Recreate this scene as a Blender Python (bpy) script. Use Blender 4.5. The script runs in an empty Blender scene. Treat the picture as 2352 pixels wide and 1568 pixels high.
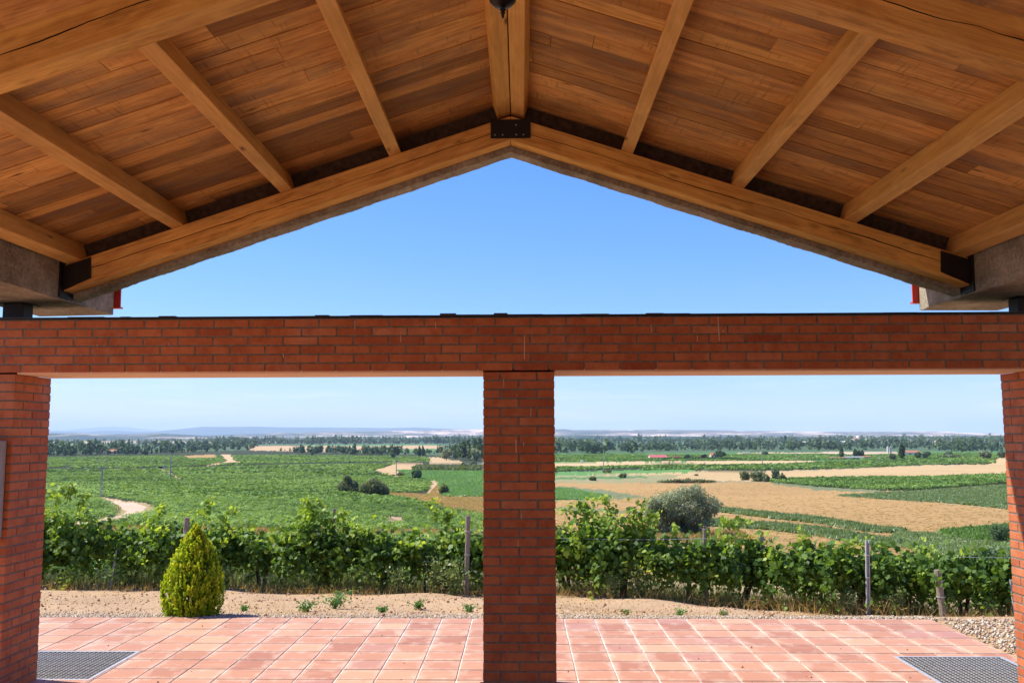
import bpy, bmesh, math, random
import numpy as np
from mathutils import Vector, Matrix
random.seed(7); rng = np.random.default_rng(11)
R = math.radians
sc = bpy.context.scene
root_col = sc.collection
FL = -.06            # floor level
H = 1.65             # eye level
HAZE = 4.6e-5
# ------------------------------------------------------------------ camera
cam_d = bpy.data.cameras.new('camera'); cam = bpy.data.objects.new('camera', cam_d); root_col.objects.link(cam)
cam_d.sensor_width = 36; cam_d.lens = 2100/2352*36; cam_d.clip_start = .05; cam_d.clip_end = 80000
M3 = Matrix.Rotation(.0095, 3, 'Z') @ Matrix.Rotation(math.pi/2 + R(5.87), 3, 'X') @ Matrix.Rotation(-.0027, 3, 'Z')
cam.matrix_world = Matrix.Translation((0, 0, H)) @ M3.to_4x4()
sc.camera = cam
MN = np.array(M3)

# ------------------------------------------------------------------ node helpers
def mat(name):
    m = bpy.data.materials.new(name); m.use_nodes = True
    nt = m.node_tree; nt.nodes.clear()
    return m, nt
def N(nt, typ, **kw):
    n = nt.nodes.new(typ)
    for k, v in kw.items():
        if k.startswith('_'): setattr(n, k[1:], v)
        else:
            key = k.replace('__', ' ')
            try: n.inputs[key].default_value = v
            except Exception: n.inputs[int(k[1:])].default_value = v
    return n
def L(nt, a, b): nt.links.new(a, b)
def math_(nt, op, a, b=None, clamp=False):
    n = nt.nodes.new('ShaderNodeMath'); n.operation = op; n.use_clamp = clamp
    for i, v in enumerate((a, b)):
        if v is None: continue
        if hasattr(v, 'is_linked') or hasattr(v, 'links'): nt.links.new(v, n.inputs[i])
        else: n.inputs[i].default_value = v
    return n.outputs[0]
def mixc(nt, f, a, b, bt='MIX'):
    n = nt.nodes.new('ShaderNodeMix'); n.data_type = 'RGBA'; n.blend_type = bt; n.clamp_factor = True
    for s, v in ((n.inputs[0], f), (n.inputs[6], a), (n.inputs[7], b)):
        if hasattr(v, 'links'): nt.links.new(v, s)
        elif isinstance(v, (int, float)): s.default_value = v
        else: s.default_value = (*v[:3], 1)
    return n.outputs[2]
def ramp(nt, f, stops):
    n = nt.nodes.new('ShaderNodeValToRGB'); e = n.color_ramp.elements
    while len(e) > 1: e.remove(e[-1])
    e[0].position = stops[0][0]; c = stops[0][1]; e[0].color = (*((c,)*3 if isinstance(c, (int, float)) else c), 1)
    for p, c in stops[1:]:
        x = e.new(p); x.color = (*((c,)*3 if isinstance(c, (int, float)) else c), 1)
    nt.links.new(f, n.inputs[0]); return n.outputs[0]
def noise(nt, vec, scale, detail=4, rough=.55, out=0, dist=0):
    n = nt.nodes.new('ShaderNodeTexNoise'); n.inputs['Scale'].default_value = scale
    n.inputs['Detail'].default_value = detail; n.inputs['Roughness'].default_value = rough
    n.inputs['Distortion'].default_value = dist
    if vec is not None: nt.links.new(vec, n.inputs['Vector'])
    return n.outputs[out]
def attr(nt, name, out=2):
    n = nt.nodes.new('ShaderNodeAttribute'); n.attribute_name = name; return n.outputs[out]
def vmul(nt, v, s):
    n = nt.nodes.new('ShaderNodeVectorMath'); n.operation = 'MULTIPLY'; nt.links.new(v, n.inputs[0]); n.inputs[1].default_value = s; return n.outputs[0]
def bump(nt, h, strength, dist):
    n = nt.nodes.new('ShaderNodeBump'); n.inputs['Strength'].default_value = strength; n.inputs['Distance'].default_value = dist
    nt.links.new(h, n.inputs['Height']); return n.outputs[0]
def finish(nt, color, rough=.8, spec=.3, normal=None, trans=0, metal=0):
    o = nt.nodes.new('ShaderNodeOutputMaterial'); p = nt.nodes.new('ShaderNodeBsdfPrincipled')
    for s, v in ((p.inputs['Base Color'], color), (p.inputs['Roughness'], rough)):
        if hasattr(v, 'links'): nt.links.new(v, s)
        elif isinstance(v, (int, float)): s.default_value = v
        else: s.default_value = (*v[:3], 1)
    p.inputs['Specular IOR Level'].default_value = spec; p.inputs['Metallic'].default_value = metal
    if normal is not None: nt.links.new(normal, p.inputs['Normal'])
    out = p.outputs[0]
    if trans > 0:
        t = nt.nodes.new('ShaderNodeBsdfTranslucent'); mx = nt.nodes.new('ShaderNodeMixShader'); mx.inputs[0].default_value = trans
        c = mixc(nt, 1.0, color, (1.35, 1.25, .45), 'MULTIPLY')
        nt.links.new(c, t.inputs[0]); nt.links.new(out, mx.inputs[1]); nt.links.new(t.outputs[0], mx.inputs[2]); out = mx.outputs[0]
    nt.links.new(out, o.inputs[0])
def coords(nt, which='Object'):
    return nt.nodes.new('ShaderNodeTexCoord').outputs[which]
def geo_pos(nt): return nt.nodes.new('ShaderNodeNewGeometry').outputs['Position']

def wood(name, light, dark, crack=0, greyed=.25, rough=.7, saw=0, stain=.5):
    """u runs along the grain in metres, v across it"""
    m, nt = mat(name)
    uv = coords(nt, 'UV'); tone = attr(nt, 'tone')
    sep = nt.nodes.new('ShaderNodeSeparateXYZ'); L(nt, uv, sep.inputs[0]); u, v = sep.outputs[0], sep.outputs[1]
    t37 = math_(nt, 'MULTIPLY', tone, 37.)
    def vec(su, sv, off=0.):
        c = nt.nodes.new('ShaderNodeCombineXYZ'); L(nt, math_(nt, 'MULTIPLY', u, su), c.inputs[0]); L(nt, math_(nt, 'MULTIPLY', v, sv), c.inputs[1])
        L(nt, math_(nt, 'ADD', t37, off), c.inputs[2]); return c.outputs[0]
    g = noise(nt, vec(1.6, 55), 1, 5, .62, dist=.6)
    g2 = noise(nt, vec(3.2, 11, 5), 1, 3, .5, dist=1.2)
    big = noise(nt, vec(1.1, 3.2, 9), 1, 4, .6)
    f = math_(nt, 'ADD', math_(nt, 'MULTIPLY', g, .55), math_(nt, 'MULTIPLY', g2, .45))
    fr = ramp(nt, f, [(.36, 0.), (.62, 1.)])
    col = mixc(nt, fr, dark, light)
    tn = ramp(nt, tone, [(0, (.42, .39, .38)), (.14, (.60, .56, .53)), (.35, (.80, .77, .73)), (.7, (1, 1, 1)), (1., (1.0, 1.06, 1.0))])
    col = mixc(nt, 1., col, tn, 'MULTIPLY')
    gm = ramp(nt, big, [(.46, 0.), (.68, greyed)])
    col = mixc(nt, gm, col, (.15, .11, .085))
    st = ramp(nt, noise(nt, vec(2.1, 9, 21), 1, 5, .7), [(.56, 0.), (.70, stain)])
    col = mixc(nt, st, col, tuple(c*.35 for c in dark))
    # knots
    vo = nt.nodes.new('ShaderNodeTexVoronoi'); vo.inputs['Scale'].default_value = 1; L(nt, vec(1.9, 6.5, 3), vo.inputs['Vector'])
    kn = ramp(nt, vo.outputs['Distance'], [(.035, .8), (.06, .4), (.12, 0.)])
    col = mixc(nt, kn, col, (.05, .024, .010))
    if saw:
        sn = noise(nt, vec(62, 4.5, 13), 1, 2, .4); sm = ramp(nt, sn, [(.60, 0.), (.72, .42)])
        patch = ramp(nt, noise(nt, vec(2.3, 4, 17), 1, 2, .5), [(.40, 0.), (.55, 1.)])
        col = mixc(nt, math_(nt, 'MULTIPLY', sm, patch), col, tuple(c*.3 for c in dark))
    nb = math_(nt, 'ADD', math_(nt, 'MULTIPLY', g, .5), kn)
    if crack:
        wob = noise(nt, vec(.9, 0, 2), 1, 4, .6)
        d = math_(nt, 'ABSOLUTE', math_(nt, 'SUBTRACT', math_(nt, 'ADD', v, math_(nt, 'MULTIPLY', wob, .11)), crack))
        wid = math_(nt, 'MULTIPLY', noise(nt, vec(2.2, 0, 8), 1, 2), .0085)
        cm = math_(nt, 'LESS_THAN', d, math_(nt, 'SUBTRACT', wid, .0018))
        col = mixc(nt, cm, col, (.018, .008, .004))
        nb = math_(nt, 'SUBTRACT', nb, cm)
    finish(nt, col, rough, .25, bump(nt, nb, .7, .006))
    return m

WL, WD = (.84, .50, .135), (.54, .25, .055)
M = {}
M['beam'] = wood('beam_timber', WL, WD, crack=1.69, greyed=.25, stain=.6)
M['purlin'] = wood('purlin_timber', (.84, .52, .17), (.64, .36, .095), greyed=.2, stain=.3)
M['ridge'] = wood('ridge_timber', (.80, .48, .14), (.62, .33, .08), greyed=0., stain=.12)
M['board'] = wood('ceiling_board_timber', (.88, .52, .16), (.56, .26, .065), greyed=.65, saw=1, stain=.5)
def concrete():
    m, nt = mat('rough_concrete'); p = geo_pos(nt)
    a = noise(nt, p, 3, 5, .6); b = noise(nt, p, 42, 5, .75); c = noise(nt, vmul(nt, p, (1, .3, 1)), 14, 3)
    f = math_(nt, 'ADD', math_(nt, 'MULTIPLY', a, .5), math_(nt, 'MULTIPLY', b, .5))
    col = ramp(nt, f, [(.34, (.12, .105, .075)), (.46, (.29, .26, .19)), (.56, (.43, .385, .29)), (.70, (.66, .61, .49))])
    col = mixc(nt, ramp(nt, c, [(.5, 0.), (.75, .5)]), col, (.14, .11, .08))
    finish(nt, col, .95, .1, bump(nt, math_(nt, 'ADD', b, math_(nt, 'MULTIPLY', a, 1.)), .9, .02)); return m
M['concrete'] = concrete()
def simple(name, col, rough=.6, spec=.3, metal=0, var=.12, scale=8, b=0):
    m, nt = mat(name); p = geo_pos(nt)
    n = noise(nt, p, scale, 4, .6)
    c = mixc(nt, ramp(nt, n, [(.3, 0.), (.7, 1.)]), tuple(x*(1-var) for x in col), tuple(min(1, x*(1+var)) for x in col))
    finish(nt, c, rough, spec, bump(nt, n, b, .01) if b else None, 0, metal); return m
M['steel'] = simple('dark_steel', (.016, .012, .012), .55, .4, .3)
M['iron'] = simple('cast_iron', (.012, .011, .011), .4, .5, .5)
M['grey_metal'] = simple('grey_painted_metal', (.30, .30, .31), .5, .4)
M['galv'] = simple('galvanised_steel', (.42, .42, .41), .6, .4, .2, .15, 30)
M['bar'] = simple('grating_steel', (.33, .33, .31), .8, .2, 0, .2, 30)
M['pit'] = simple('drain_pit', (.045, .04, .035), .9)
M['red'] = simple('red_painted_metal', (.62, .045, .03), .45, .4)
M['membrane'] = simple('bitumen_membrane', (.016, .016, .024), .5, .4, 0, .3, 20, .5)
M['post'] = simple('weathered_wood', (.27, .22, .17), .9, .1, 0, .4, 60, .5)
M['bark'] = simple('vine_bark', (.075, .05, .035), .95, .1, 0, .4, 60, .5)
M['pole'] = simple('pole_concrete', (.34, .33, .30), .8)
M['white'] = simple('white_wall', (.74, .70, .64), .8)
M['cream'] = simple('cream_render', (.62, .52, .38), .9, .2, 0, .08, 3)
M['redroof'] = simple('red_roof_sheet', (.50, .12, .11), .6)
M['tileroof'] = simple('terracotta_roof', (.42, .17, .09), .8, .2, 0, .25, 4)
M['darkred'] = simple('rust_shed', (.17, .05, .035), .8)
M['brickfar'] = simple('brick_barn', (.48, .24, .15), .9, .1, 0, .2, .6)
M['greyroof'] = simple('grey_sheet_roof', (.30, .29, .28), .9, .1)
M['darkopen'] = simple('dark_opening', (.02, .02, .022), .9)
M['plinth'] = simple('clay_skirting', (.34, .13, .08), .7)
M['glass'] = simple('frosted_glass', (.5, .45, .35), .3, .5)
def brick():
    m, nt = mat('fired_clay_brick'); p = geo_pos(nt); tone = attr(nt, 'tone')
    base = ramp(nt, tone, [(0, (.35, .098, .042)), (.3, (.45, .142, .056)), (.75, (.52, .175, .07)), (1, (.56, .23, .11))])
    n1 = noise(nt, p, 9, 5, .65); n2 = noise(nt, p, 110, 3, .6); n3 = noise(nt, vmul(nt, p, (1, 1, .25)), 45, 3, .6)
    col = mixc(nt, ramp(nt, n1, [(.42, 0.), (.7, .55)]), base, (.26, .045, .018))
    col = mixc(nt, ramp(nt, n3, [(.55, 0.), (.75, .4)]), col, (.58, .2, .1))
    col = mixc(nt, ramp(nt, n2, [(.62, 0.), (.75, .5)]), col, (.18, .05, .025))
    col = mixc(nt, ramp(nt, noise(nt, p, 2.3, 5, .7), [(.56, 0.), (.74, .28)]), col, (.60, .40, .28))
    col = mixc(nt, ramp(nt, noise(nt, vmul(nt, p, (1, 1, .4)), 3.7, 5, .7), [(.56, 0.), (.74, .4)]), col, (.17, .07, .035))
    finish(nt, col, .8, .25, bump(nt, math_(nt, 'ADD', n2, n1), .6, .004)); return m
M['brick'] = brick()
M['mortar'] = simple('mortar', (.185, .165, .135), .95, .1, 0, .3, 40, .6)
M['soffit'] = simple('soffit_render', (.82, .56, .36), .85, .2, 0, .06, 2)
def paving():
    m, nt = mat('terracotta_paver'); p = geo_pos(nt); tone = attr(nt, 'tone'); uv = coords(nt, 'UV')
    base = ramp(nt, tone, [(0, (.40, .172, .096)), (.25, (.46, .215, .12)), (.6, (.52, .255, .145)), (.85, (.58, .33, .185)), (1, (.46, .225, .15))])
    n1 = noise(nt, vmul(nt, p, (1, .45, 1)), 7, 5, .7)
    n2 = noise(nt, vmul(nt, p, (.5, 1.6, 1)), 4, 4, .6)
    sep = nt.nodes.new('ShaderNodeSeparateXYZ'); L(nt, uv, sep.inputs[0])
    du = math_(nt, 'ABSOLUTE', math_(nt, 'SUBTRACT', sep.outputs[0], .5)); dv = math_(nt, 'ABSOLUTE', math_(nt, 'SUBTRACT', sep.outputs[1], .5))
    e = math_(nt, 'MAXIMUM', du, dv)
    bl = math_(nt, 'ADD', math_(nt, 'MULTIPLY', e, .8), math_(nt, 'MULTIPLY', n1, 1.))
    col = mixc(nt, ramp(nt, bl, [(.76, 0.), (1.06, .55)]), base, (.70, .52, .37))
    col = mixc(nt, ramp(nt, n2, [(.54, 0.), (.74, .32)]), col, (.71, .43, .255))
    col = mixc(nt, ramp(nt, noise(nt, p, 60, 3), [(.68, 0.), (.75, .4)]), col, (.25, .13, .09))
    col = mixc(nt, ramp(nt, dv, [(.462, 0.), (.485, .62)]), col, (.20, .13, .10))
    finish(nt, col, .65, .3, bump(nt, n1, .15, .004)); return m
M['paving'] = paving()
M['grout'] = simple('pale_grout', (.62, .56, .48), .95, .1, 0, .45, 5)
def leaf(name, ca, cb, cc, trans=.35, rough=.45, spec=.4):
    m, nt = mat(name); t = attr(nt, 'tone')
    col = ramp(nt, t, [(0, ca), (.55, cb), (1, cc)])
    finish(nt, col, rough, spec, None, trans); return m
M['vine'] = leaf('vine_leaf', (.065, .135, .026), (.185, .31, .05), (.46, .58, .09), .48, .5, .25)
M['thuja'] = leaf('thuja_spray', (.06, .14, .008), (.33, .47, .02), (.74, .74, .06), .4, .6, .15)
M['weed'] = leaf('weed_leaf', (.12, .19, .06), (.24, .31, .10), (.38, .33, .12), .3)
M['weedgreen'] = leaf('green_weed_leaf', (.08, .19, .045), (.15, .32, .07), (.32, .45, .13), .3)
M['dry'] = leaf('dry_grass_blade', (.35, .24, .095), (.46, .32, .125), (.57, .42, .185), .3, .8, .1)
M['canopy'] = leaf('vineyard_leaf', (.075, .145, .035), (.20, .33, .075), (.36, .50, .13), .3, .65, .1)
M['willow'] = leaf('willow_leaf', (.15, .18, .10), (.32, .36, .21), (.52, .56, .36), .3, .6, .2)
M['oak'] = leaf('tree_leaf', (.045, .085, .038), (.10, .16, .068), (.18, .25, .105), .2, .6, .2)
M['scrub'] = leaf('scrub_leaf', (.08, .105, .045), (.19, .225, .10), (.34, .37, .18), .4, .6, .2)
M['poplar'] = leaf('poplar_leaf', (.03, .06, .02), (.06, .11, .035), (.12, .18, .055), .25, .6, .2)
M['plum'] = leaf('plum_leaf', (.02, .008, .012), (.045, .015, .022), (.08, .03, .035), .2, .6, .2)
def stone():
    m, nt = mat('gravel_stone'); t = attr(nt, 'tone')
    finish(nt, ramp(nt, t, [(0, (.20, .15, .10)), (.3, (.37, .28, .18)), (.7, (.50, .40, .28)), (1, (.70, .63, .50))]), .9, .2); return m
M['stone'] = stone()
def clod():
    m, nt = mat('dirt_clod'); t = attr(nt, 'tone')
    finish(nt, ramp(nt, t, [(0, (.22, .12, .065)), (.6, (.46, .27, .145)), (1, (.55, .37, .22))]), .95, .1); return m
M['clod'] = clod()

# ------------------------------------------------------------------ mesh helpers
def shear(P):      # the pavilion stands very slightly askew to its ridge line
    return (P[0], P[1] - .016*P[0], P[2])
class MB:
    def __init__(s): s.v = []; s.f = []; s.uv = []; s.t = []
    def quad_box(s, c8, tone=None, lens=None):
        """c8: 8 corners, first 4 = one end ring, last 4 = other end; u along, v round"""
        b = len(s.v); s.v += [tuple(p) for p in c8]
        tone = random.random() if tone is None else tone
        P = [Vector(p) for p in c8]
        ln = (P[4]-P[0]).length; off = random.random()*20
        acc = 0
        for i in range(4):
            j = (i+1) % 4; w = (P[j]-P[i]).length
            s.f.append((b+i, b+j, b+4+j, b+4+i)); s.uv += [(off, acc), (off, acc+w), (off+ln, acc+w), (off+ln, acc)]; s.t.append(tone); acc += w+.37
        h = (P[3]-P[0]).length; w = (P[1]-P[0]).length
        s.f.append((b+3, b+2, b+1, b)); s.uv += [(0, h), (w, h), (w, 0), (0, 0)]; s.t.append(tone)
        s.f.append((b+4, b+5, b+6, b+7)); s.uv += [(0, 0), (w, 0), (w, h), (0, h)]; s.t.append(tone)
    def box(s, x0, x1, y0, y1, z0, z1, tone=None, axis=0, sh=True):
        g = shear if sh else (lambda p: p)
        if axis == 0: r = [(x0, y0, z0), (x0, y1, z0), (x0, y1, z1), (x0, y0, z1)]; e = [(x1, p[1], p[2]) for p in r]
        elif axis == 1: r = [(x0, y0, z0), (x1, y0, z0), (x1, y0, z1), (x0, y0, z1)]; e = [(p[0], y1, p[2]) for p in r]
        else: r = [(x0, y0, z0), (x0, y1, z0), (x1, y1, z0), (x1, y0, z0)]; e = [(p[0], p[1], z1) for p in r]; 
        s.quad_box([g(p) for p in r+e], tone)
    def beam(s, p0, p1, w, h, up, tone=None):
        """p0,p1 on the centre of the bottom face; up = depth direction"""
        p0, p1, up = Vector(p0), Vector(p1), Vector(up).normalized(); d = (p1-p0).normalized(); sd = d.cross(up).normalized()
        r = [p0+sd*w/2, p0-sd*w/2, p0-sd*w/2+up*h, p0+sd*w/2+up*h]
        s.quad_box([shear(p) for p in r] + [shear(p+(p1-p0)) for p in r], tone)
    def tube(s, pts, rad, n=8, tone=.5, cap=True):
        pts = [Vector(p) for p in pts]; rings = []
        for i, p in enumerate(pts):
            d = (pts[min(i+1, len(pts)-1)] - pts[max(i-1, 0)]).normalized()
            a = Vector((1, 0, 0)) if abs(d.x) < .8 else Vector((0, 1, 0)); a = (a - d*a.dot(d)).normalized(); b2 = d.cross(a)
            r = rad[i] if isinstance(rad, (list, tuple)) else rad
            b = len(s.v); s.v += [tuple(p + (a*math.cos(k*2*math.pi/n) + b2*math.sin(k*2*math.pi/n))*r) for k in range(n)]; rings.append(b)
        for i in range(len(rings)-1):
            for k in range(n):
                k2 = (k+1) % n; s.f.append((rings[i]+k, rings[i]+k2, rings[i+1]+k2, rings[i+1]+k)); s.uv += [(i*.1, k/n), (i*.1, (k+1)/n), (i*.1+.1, (k+1)/n), (i*.1+.1, k/n)]; s.t.append(tone)
        if cap:
            for b, rev in ((rings[0], True), (rings[-1], False)):
                f = tuple(b+k for k in range(n)); s.f.append(f[::-1] if rev else f); s.uv += [(0, 0)]*n; s.t.append(tone)
    def lathe(s, prof, c, n=16, tone=.5):
        base = len(s.v)
        for r, z in prof: s.v += [(c[0]+r*math.cos(k*2*math.pi/n), c[1]+r*math.sin(k*2*math.pi/n), c[2]+z) for k in range(n)]
        for i in range(len(prof)-1):
            for k in range(n):
                k2 = (k+1) % n; s.f.append((base+i*n+k, base+i*n+k2, base+(i+1)*n+k2, base+(i+1)*n+k)); s.uv += [(0, 0)]*4; s.t.append(tone)
        s.f.append(tuple(base+k for k in range(n))[::-1]); s.uv += [(0, 0)]*n; s.t.append(tone)
        b = base+(len(prof)-1)*n; s.f.append(tuple(b+k for k in range(n))); s.uv += [(0, 0)]*n; s.t.append(tone)
    def prism(s, pts, y0, y1, tone=.5):
        """outline in x-z extruded along y"""
        b = len(s.v); n = len(pts)
        s.v += [shear((x, y0, z)) for x, z in pts] + [shear((x, y1, z)) for x, z in pts]
        s.f.append(tuple(range(b, b+n))); s.uv += [(x, z) for x, z in pts]; s.t.append(tone)
        s.f.append(tuple(range(b+2*n-1, b+n-1, -1))); s.uv += [(x, z) for x, z in pts][::-1]; s.t.append(tone)
        for i in range(n):
            j = (i+1) % n; s.f.append((b+i, b+n+i, b+n+j, b+j)); s.uv += [(0, 0), (y1-y0, 0), (y1-y0, .2), (0, .2)]; s.t.append(tone)
    def build(s, name, m, parent=None, bevel=0, smooth=False, fix=True):
        me = bpy.data.meshes.new(name); me.from_pydata(s.v, [], s.f)
        uvl = me.uv_layers.new(name='UVMap'); uvl.data.foreach_set('uv', np.array(s.uv, dtype=np.float32).ravel())
        a = me.attributes.new('tone', 'FLOAT', 'FACE'); a.data.foreach_set('value', np.array(s.t, dtype=np.float32))
        if bevel or fix:
            bm = bmesh.new(); bm.from_mesh(me)
            bmesh.ops.recalc_face_normals(bm, faces=bm.faces)
            if bevel: bmesh.ops.bevel(bm, geom=bm.edges[:], offset=bevel, segments=1, profile=.5, affect='EDGES', clamp_overlap=True)
            bm.to_mesh(me); bm.free()
        if smooth: me.polygons.foreach_set('use_smooth', [True]*len(me.polygons))
        me.materials.append(m if not isinstance(m, str) else M[m])
        o = bpy.data.objects.new(name, me); root_col.objects.link(o)
        if parent: attach(o, parent)
        return o
def attach(o, parent):
    o.parent = parent
    o.matrix_parent_inverse = Matrix.Identity(4)
    loc = Vector(parent.location)
    if parent.parent: loc = loc + Vector(parent.parent.location)
    if o.type == 'MESH' and loc.length > 0: o.data.transform(Matrix.Translation(-loc))
    return o
def tag(o, label=None, cat=None, group=None, kind=None):
    for k, v in (('label', label), ('category', cat), ('group', group), ('kind', kind)):
        if v: o[k] = v
    return o
def thing(name, label, cat, loc=(0, 0, 0), group=None):
    o = bpy.data.objects.new(name, None); root_col.objects.link(o); o.location = loc; o.empty_display_size = .2
    return tag(o, label, cat, group)
def np_mesh(name, V, F, tone, m, parent=None, smooth=False):
    """V (n,3), F (k,m) same-size polygons, tone (k,)"""
    me = bpy.data.meshes.new(name); k, s = F.shape
    me.vertices.add(len(V)); me.vertices.foreach_set('co', V.astype(np.float32).ravel())
    me.loops.add(k*s); me.loops.foreach_set('vertex_index', F.astype(np.int32).ravel())
    me.polygons.add(k); me.polygons.foreach_set('loop_start', np.arange(0, k*s, s, dtype=np.int32))
    try: me.polygons.foreach_set('loop_total', np.full(k, s, dtype=np.int32))
    except Exception: pass
    if smooth: me.polygons.foreach_set('use_smooth', np.ones(k, dtype=bool))
    me.update(calc_edges=True)
    if tone is not None:
        a = me.attributes.new('tone', 'FLOAT', 'FACE'); a.data.foreach_set('value', tone.astype(np.float32))
    me.materials.append(M[m] if isinstance(m, str) else m)
    o = bpy.data.objects.new(name, me); root_col.objects.link(o)
    if parent: attach(o, parent)
    return o
GRAPE = np.array([(0, 0), (.16, -.06), (.42, .02), (.36, .28), (.52, .52), (.26, .62), (.0, 1.0), (-.26, .62), (-.52, .52), (-.36, .28), (-.42, .02), (-.16, -.06)])
QUAD = np.array([(-.5, 0), (.5, 0), (.5, 1), (-.5, 1)])
LEAF6 = np.array([(0, 0), (.32, .25), (.3, .65), (0, 1), (-.3, .65), (-.32, .25)])
BLADE = np.array([(-.5, 0), (.5, 0), (0, 1)])
def unit(a): return a/np.maximum(np.linalg.norm(a, axis=1, keepdims=True), 1e-9)
def leaves(C, Nrm, size, shape, fold=.25, updir=None, aspect=1.):
    """flat little leaves: C centres, Nrm normals, size (n,) -> V, F"""
    n = len(C); Nrm = unit(Nrm)
    if updir is None: updir = rng.normal(size=(n, 3))
    Y = unit(updir - Nrm*np.sum(updir*Nrm, 1, keepdims=True)); X = np.cross(Y, Nrm)
    s = shape - np.array([0, .5]); k = len(s)
    bend = fold*(np.abs(s[:, 0])*1.0 + s[:, 1]**2*.5)
    V = C[:, None, :] + size[:, None, None]*(s[None, :, 0, None]*aspect*X[:, None, :] + s[None, :, 1, None]*Y[:, None, :] - bend[None, :, None]*Nrm[:, None, :])
    F = np.arange(n*k).reshape(n, k)
    return V.reshape(-1, 3), F
def merge(parts):
    V, F, T = [], [], []; o = 0
    for v, f, t in parts: V.append(v); F.append(f+o); T.append(t); o += len(v)
    return np.concatenate(V), np.concatenate(F), np.concatenate(T)

# ------------------------------------------------------------------ terrain
YK = np.array([.1, 8.95, 13.8, 20, 40, 60, 100, 160, 330, 700, 1000, 1600, 3000, 9000, 60000])
ZL = np.array([-.068, -.068, -.57, -1.3, -2.9, -4.0, -6.3, -9.0, -13.9, -18, -20.3, -23, -25, -25, -25])
ZM = np.array([-.068, -.068, -.665, -1.5, -3.6, -5.4, -8.6, -11, -15.4, -19.5, -21.5, -23.5, -25, -25, -25])
ZR = np.array([-.068, -.068, -1.04, -2.0, -4.4, -6.2, -9.2, -12, -15.8, -19.5, -21.5, -23.5, -25, -25, -25])
LG = np.linspace(math.log(5), math.log(60000), 900)
def smooth_tab(Z):
    z = np.interp(LG, np.log(YK), Z); k = np.hanning(37); k /= k.sum()
    zs = np.convolve(np.pad(z, 18, 'edge'), k, 'valid'); w = np.clip((LG-math.log(9.3))/.5, 0, 1); return z*(1-w) + zs*w
TL, TM, TR = smooth_tab(ZL), smooth_tab(ZM), smooth_tab(ZR)
def terrain(X, Y):
    X = np.asarray(X, float); Y = np.asarray(Y, float)
    ys = np.maximum(Y, 5.01); l = np.log(ys); u = np.clip(X/ys, -.5, .5)
    a, b, c = np.interp(l, LG, TL), np.interp(l, LG, TM), np.interp(l, LG, TR)
    w = np.where(u < 0, u/-.5, u/.5); w = w*w*(3-2*w)
    z = np.where(u < 0, b*(1-w)+a*w, b*(1-w)+c*w)
    amp = np.clip((ys-16)/60, 0, 1)*np.clip(ys/250, .12, 1.2)
    z = z + amp*(.5*np.sin(X/31+1.3)*np.sin(Y/47+.4) + .3*np.sin(X/13-Y/19))
    sm = np.clip((ys-9.3)/2, 0, 1)*np.clip((60-ys)/30, 0, 1)
    z = z + sm*.025*(np.sin(X*2.1+Y*1.3)+np.sin(X*3.7-Y*2.9+1)*.6)
    return z
YS = np.exp(np.linspace(math.log(9.0), math.log(50000), 1500))
def at(px, py):
    """where the line of sight through a point of the picture meets the ground"""
    px = np.atleast_1d(np.asarray(px, float)); py = np.atleast_1d(np.asarray(py, float))
    d = np.stack([px-1176, 784-py, np.full_like(px, -2100.)], 1) @ MN.T
    u, s = d[:, 0]/d[:, 1], d[:, 2]/d[:, 1]
    out = np.zeros((len(px), 3))
    for i0 in range(0, len(px), 4000):
        uu, ss = u[i0:i0+4000], s[i0:i0+4000]
        Z = terrain(uu[:, None]*YS[None], np.broadcast_to(YS[None], (len(uu), len(YS))))
        below = (H + ss[:, None]*YS[None]) <= Z
        k = np.where(below.any(1), below.argmax(1), len(YS)-1); k = np.maximum(k, 1)
        r = np.arange(len(uu)); g1 = H+ss*YS[k]-Z[r, k]; g0 = H+ss*YS[k-1]-Z[r, k-1]
        w = np.clip(g0/np.where(np.abs(g0-g1) < 1e-9, 1e-9, g0-g1), 0, 1); y = YS[k-1]+(YS[k]-YS[k-1])*w
        out[i0:i0+4000, 0] = uu*y; out[i0:i0+4000, 1] = y
    out[:, 2] = terrain(out[:, 0], out[:, 1]); return out
def at1(px, py): return at([px], [py])[0]
def project(P):
    v = (np.asarray(P, float) - [0, 0, H]) @ MN
    z = np.where(v[:, 2] > -1e-3, -1e-3, v[:, 2])
    return 1176 - v[:, 0]/z*2100, 784 + v[:, 1]/z*2100
def inside(px, py, poly):
    px, py = np.asarray(px), np.asarray(py); r = np.zeros(px.shape, bool); n = len(poly)
    for i in range(n):
        x0, y0 = poly[i]; x1, y1 = poly[(i+1) % n]
        if y0 == y1: continue
        c = (y0 > py) != (y1 > py); xi = (x1-x0)*(py-y0)/(y1-y0)+x0; r ^= c & (px < xi)
    return r
exec_fields = []
SOIL, WHEAT, DRYG, STRAW = (.20, .16, .085), (.41, .25, .09), (.36, .27, .115), (.56, .38, .17)
DIRT, ROAD, MAIZE, GREYG, DGREEN, REEDS = (.52, .345, .185), (.62, .42, .27), (.10, .235, .05), (.17, .20, .09), (.05, .10, .04), (.13, .17, .075)
VSOIL = (.045, .055, .022)
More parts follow.
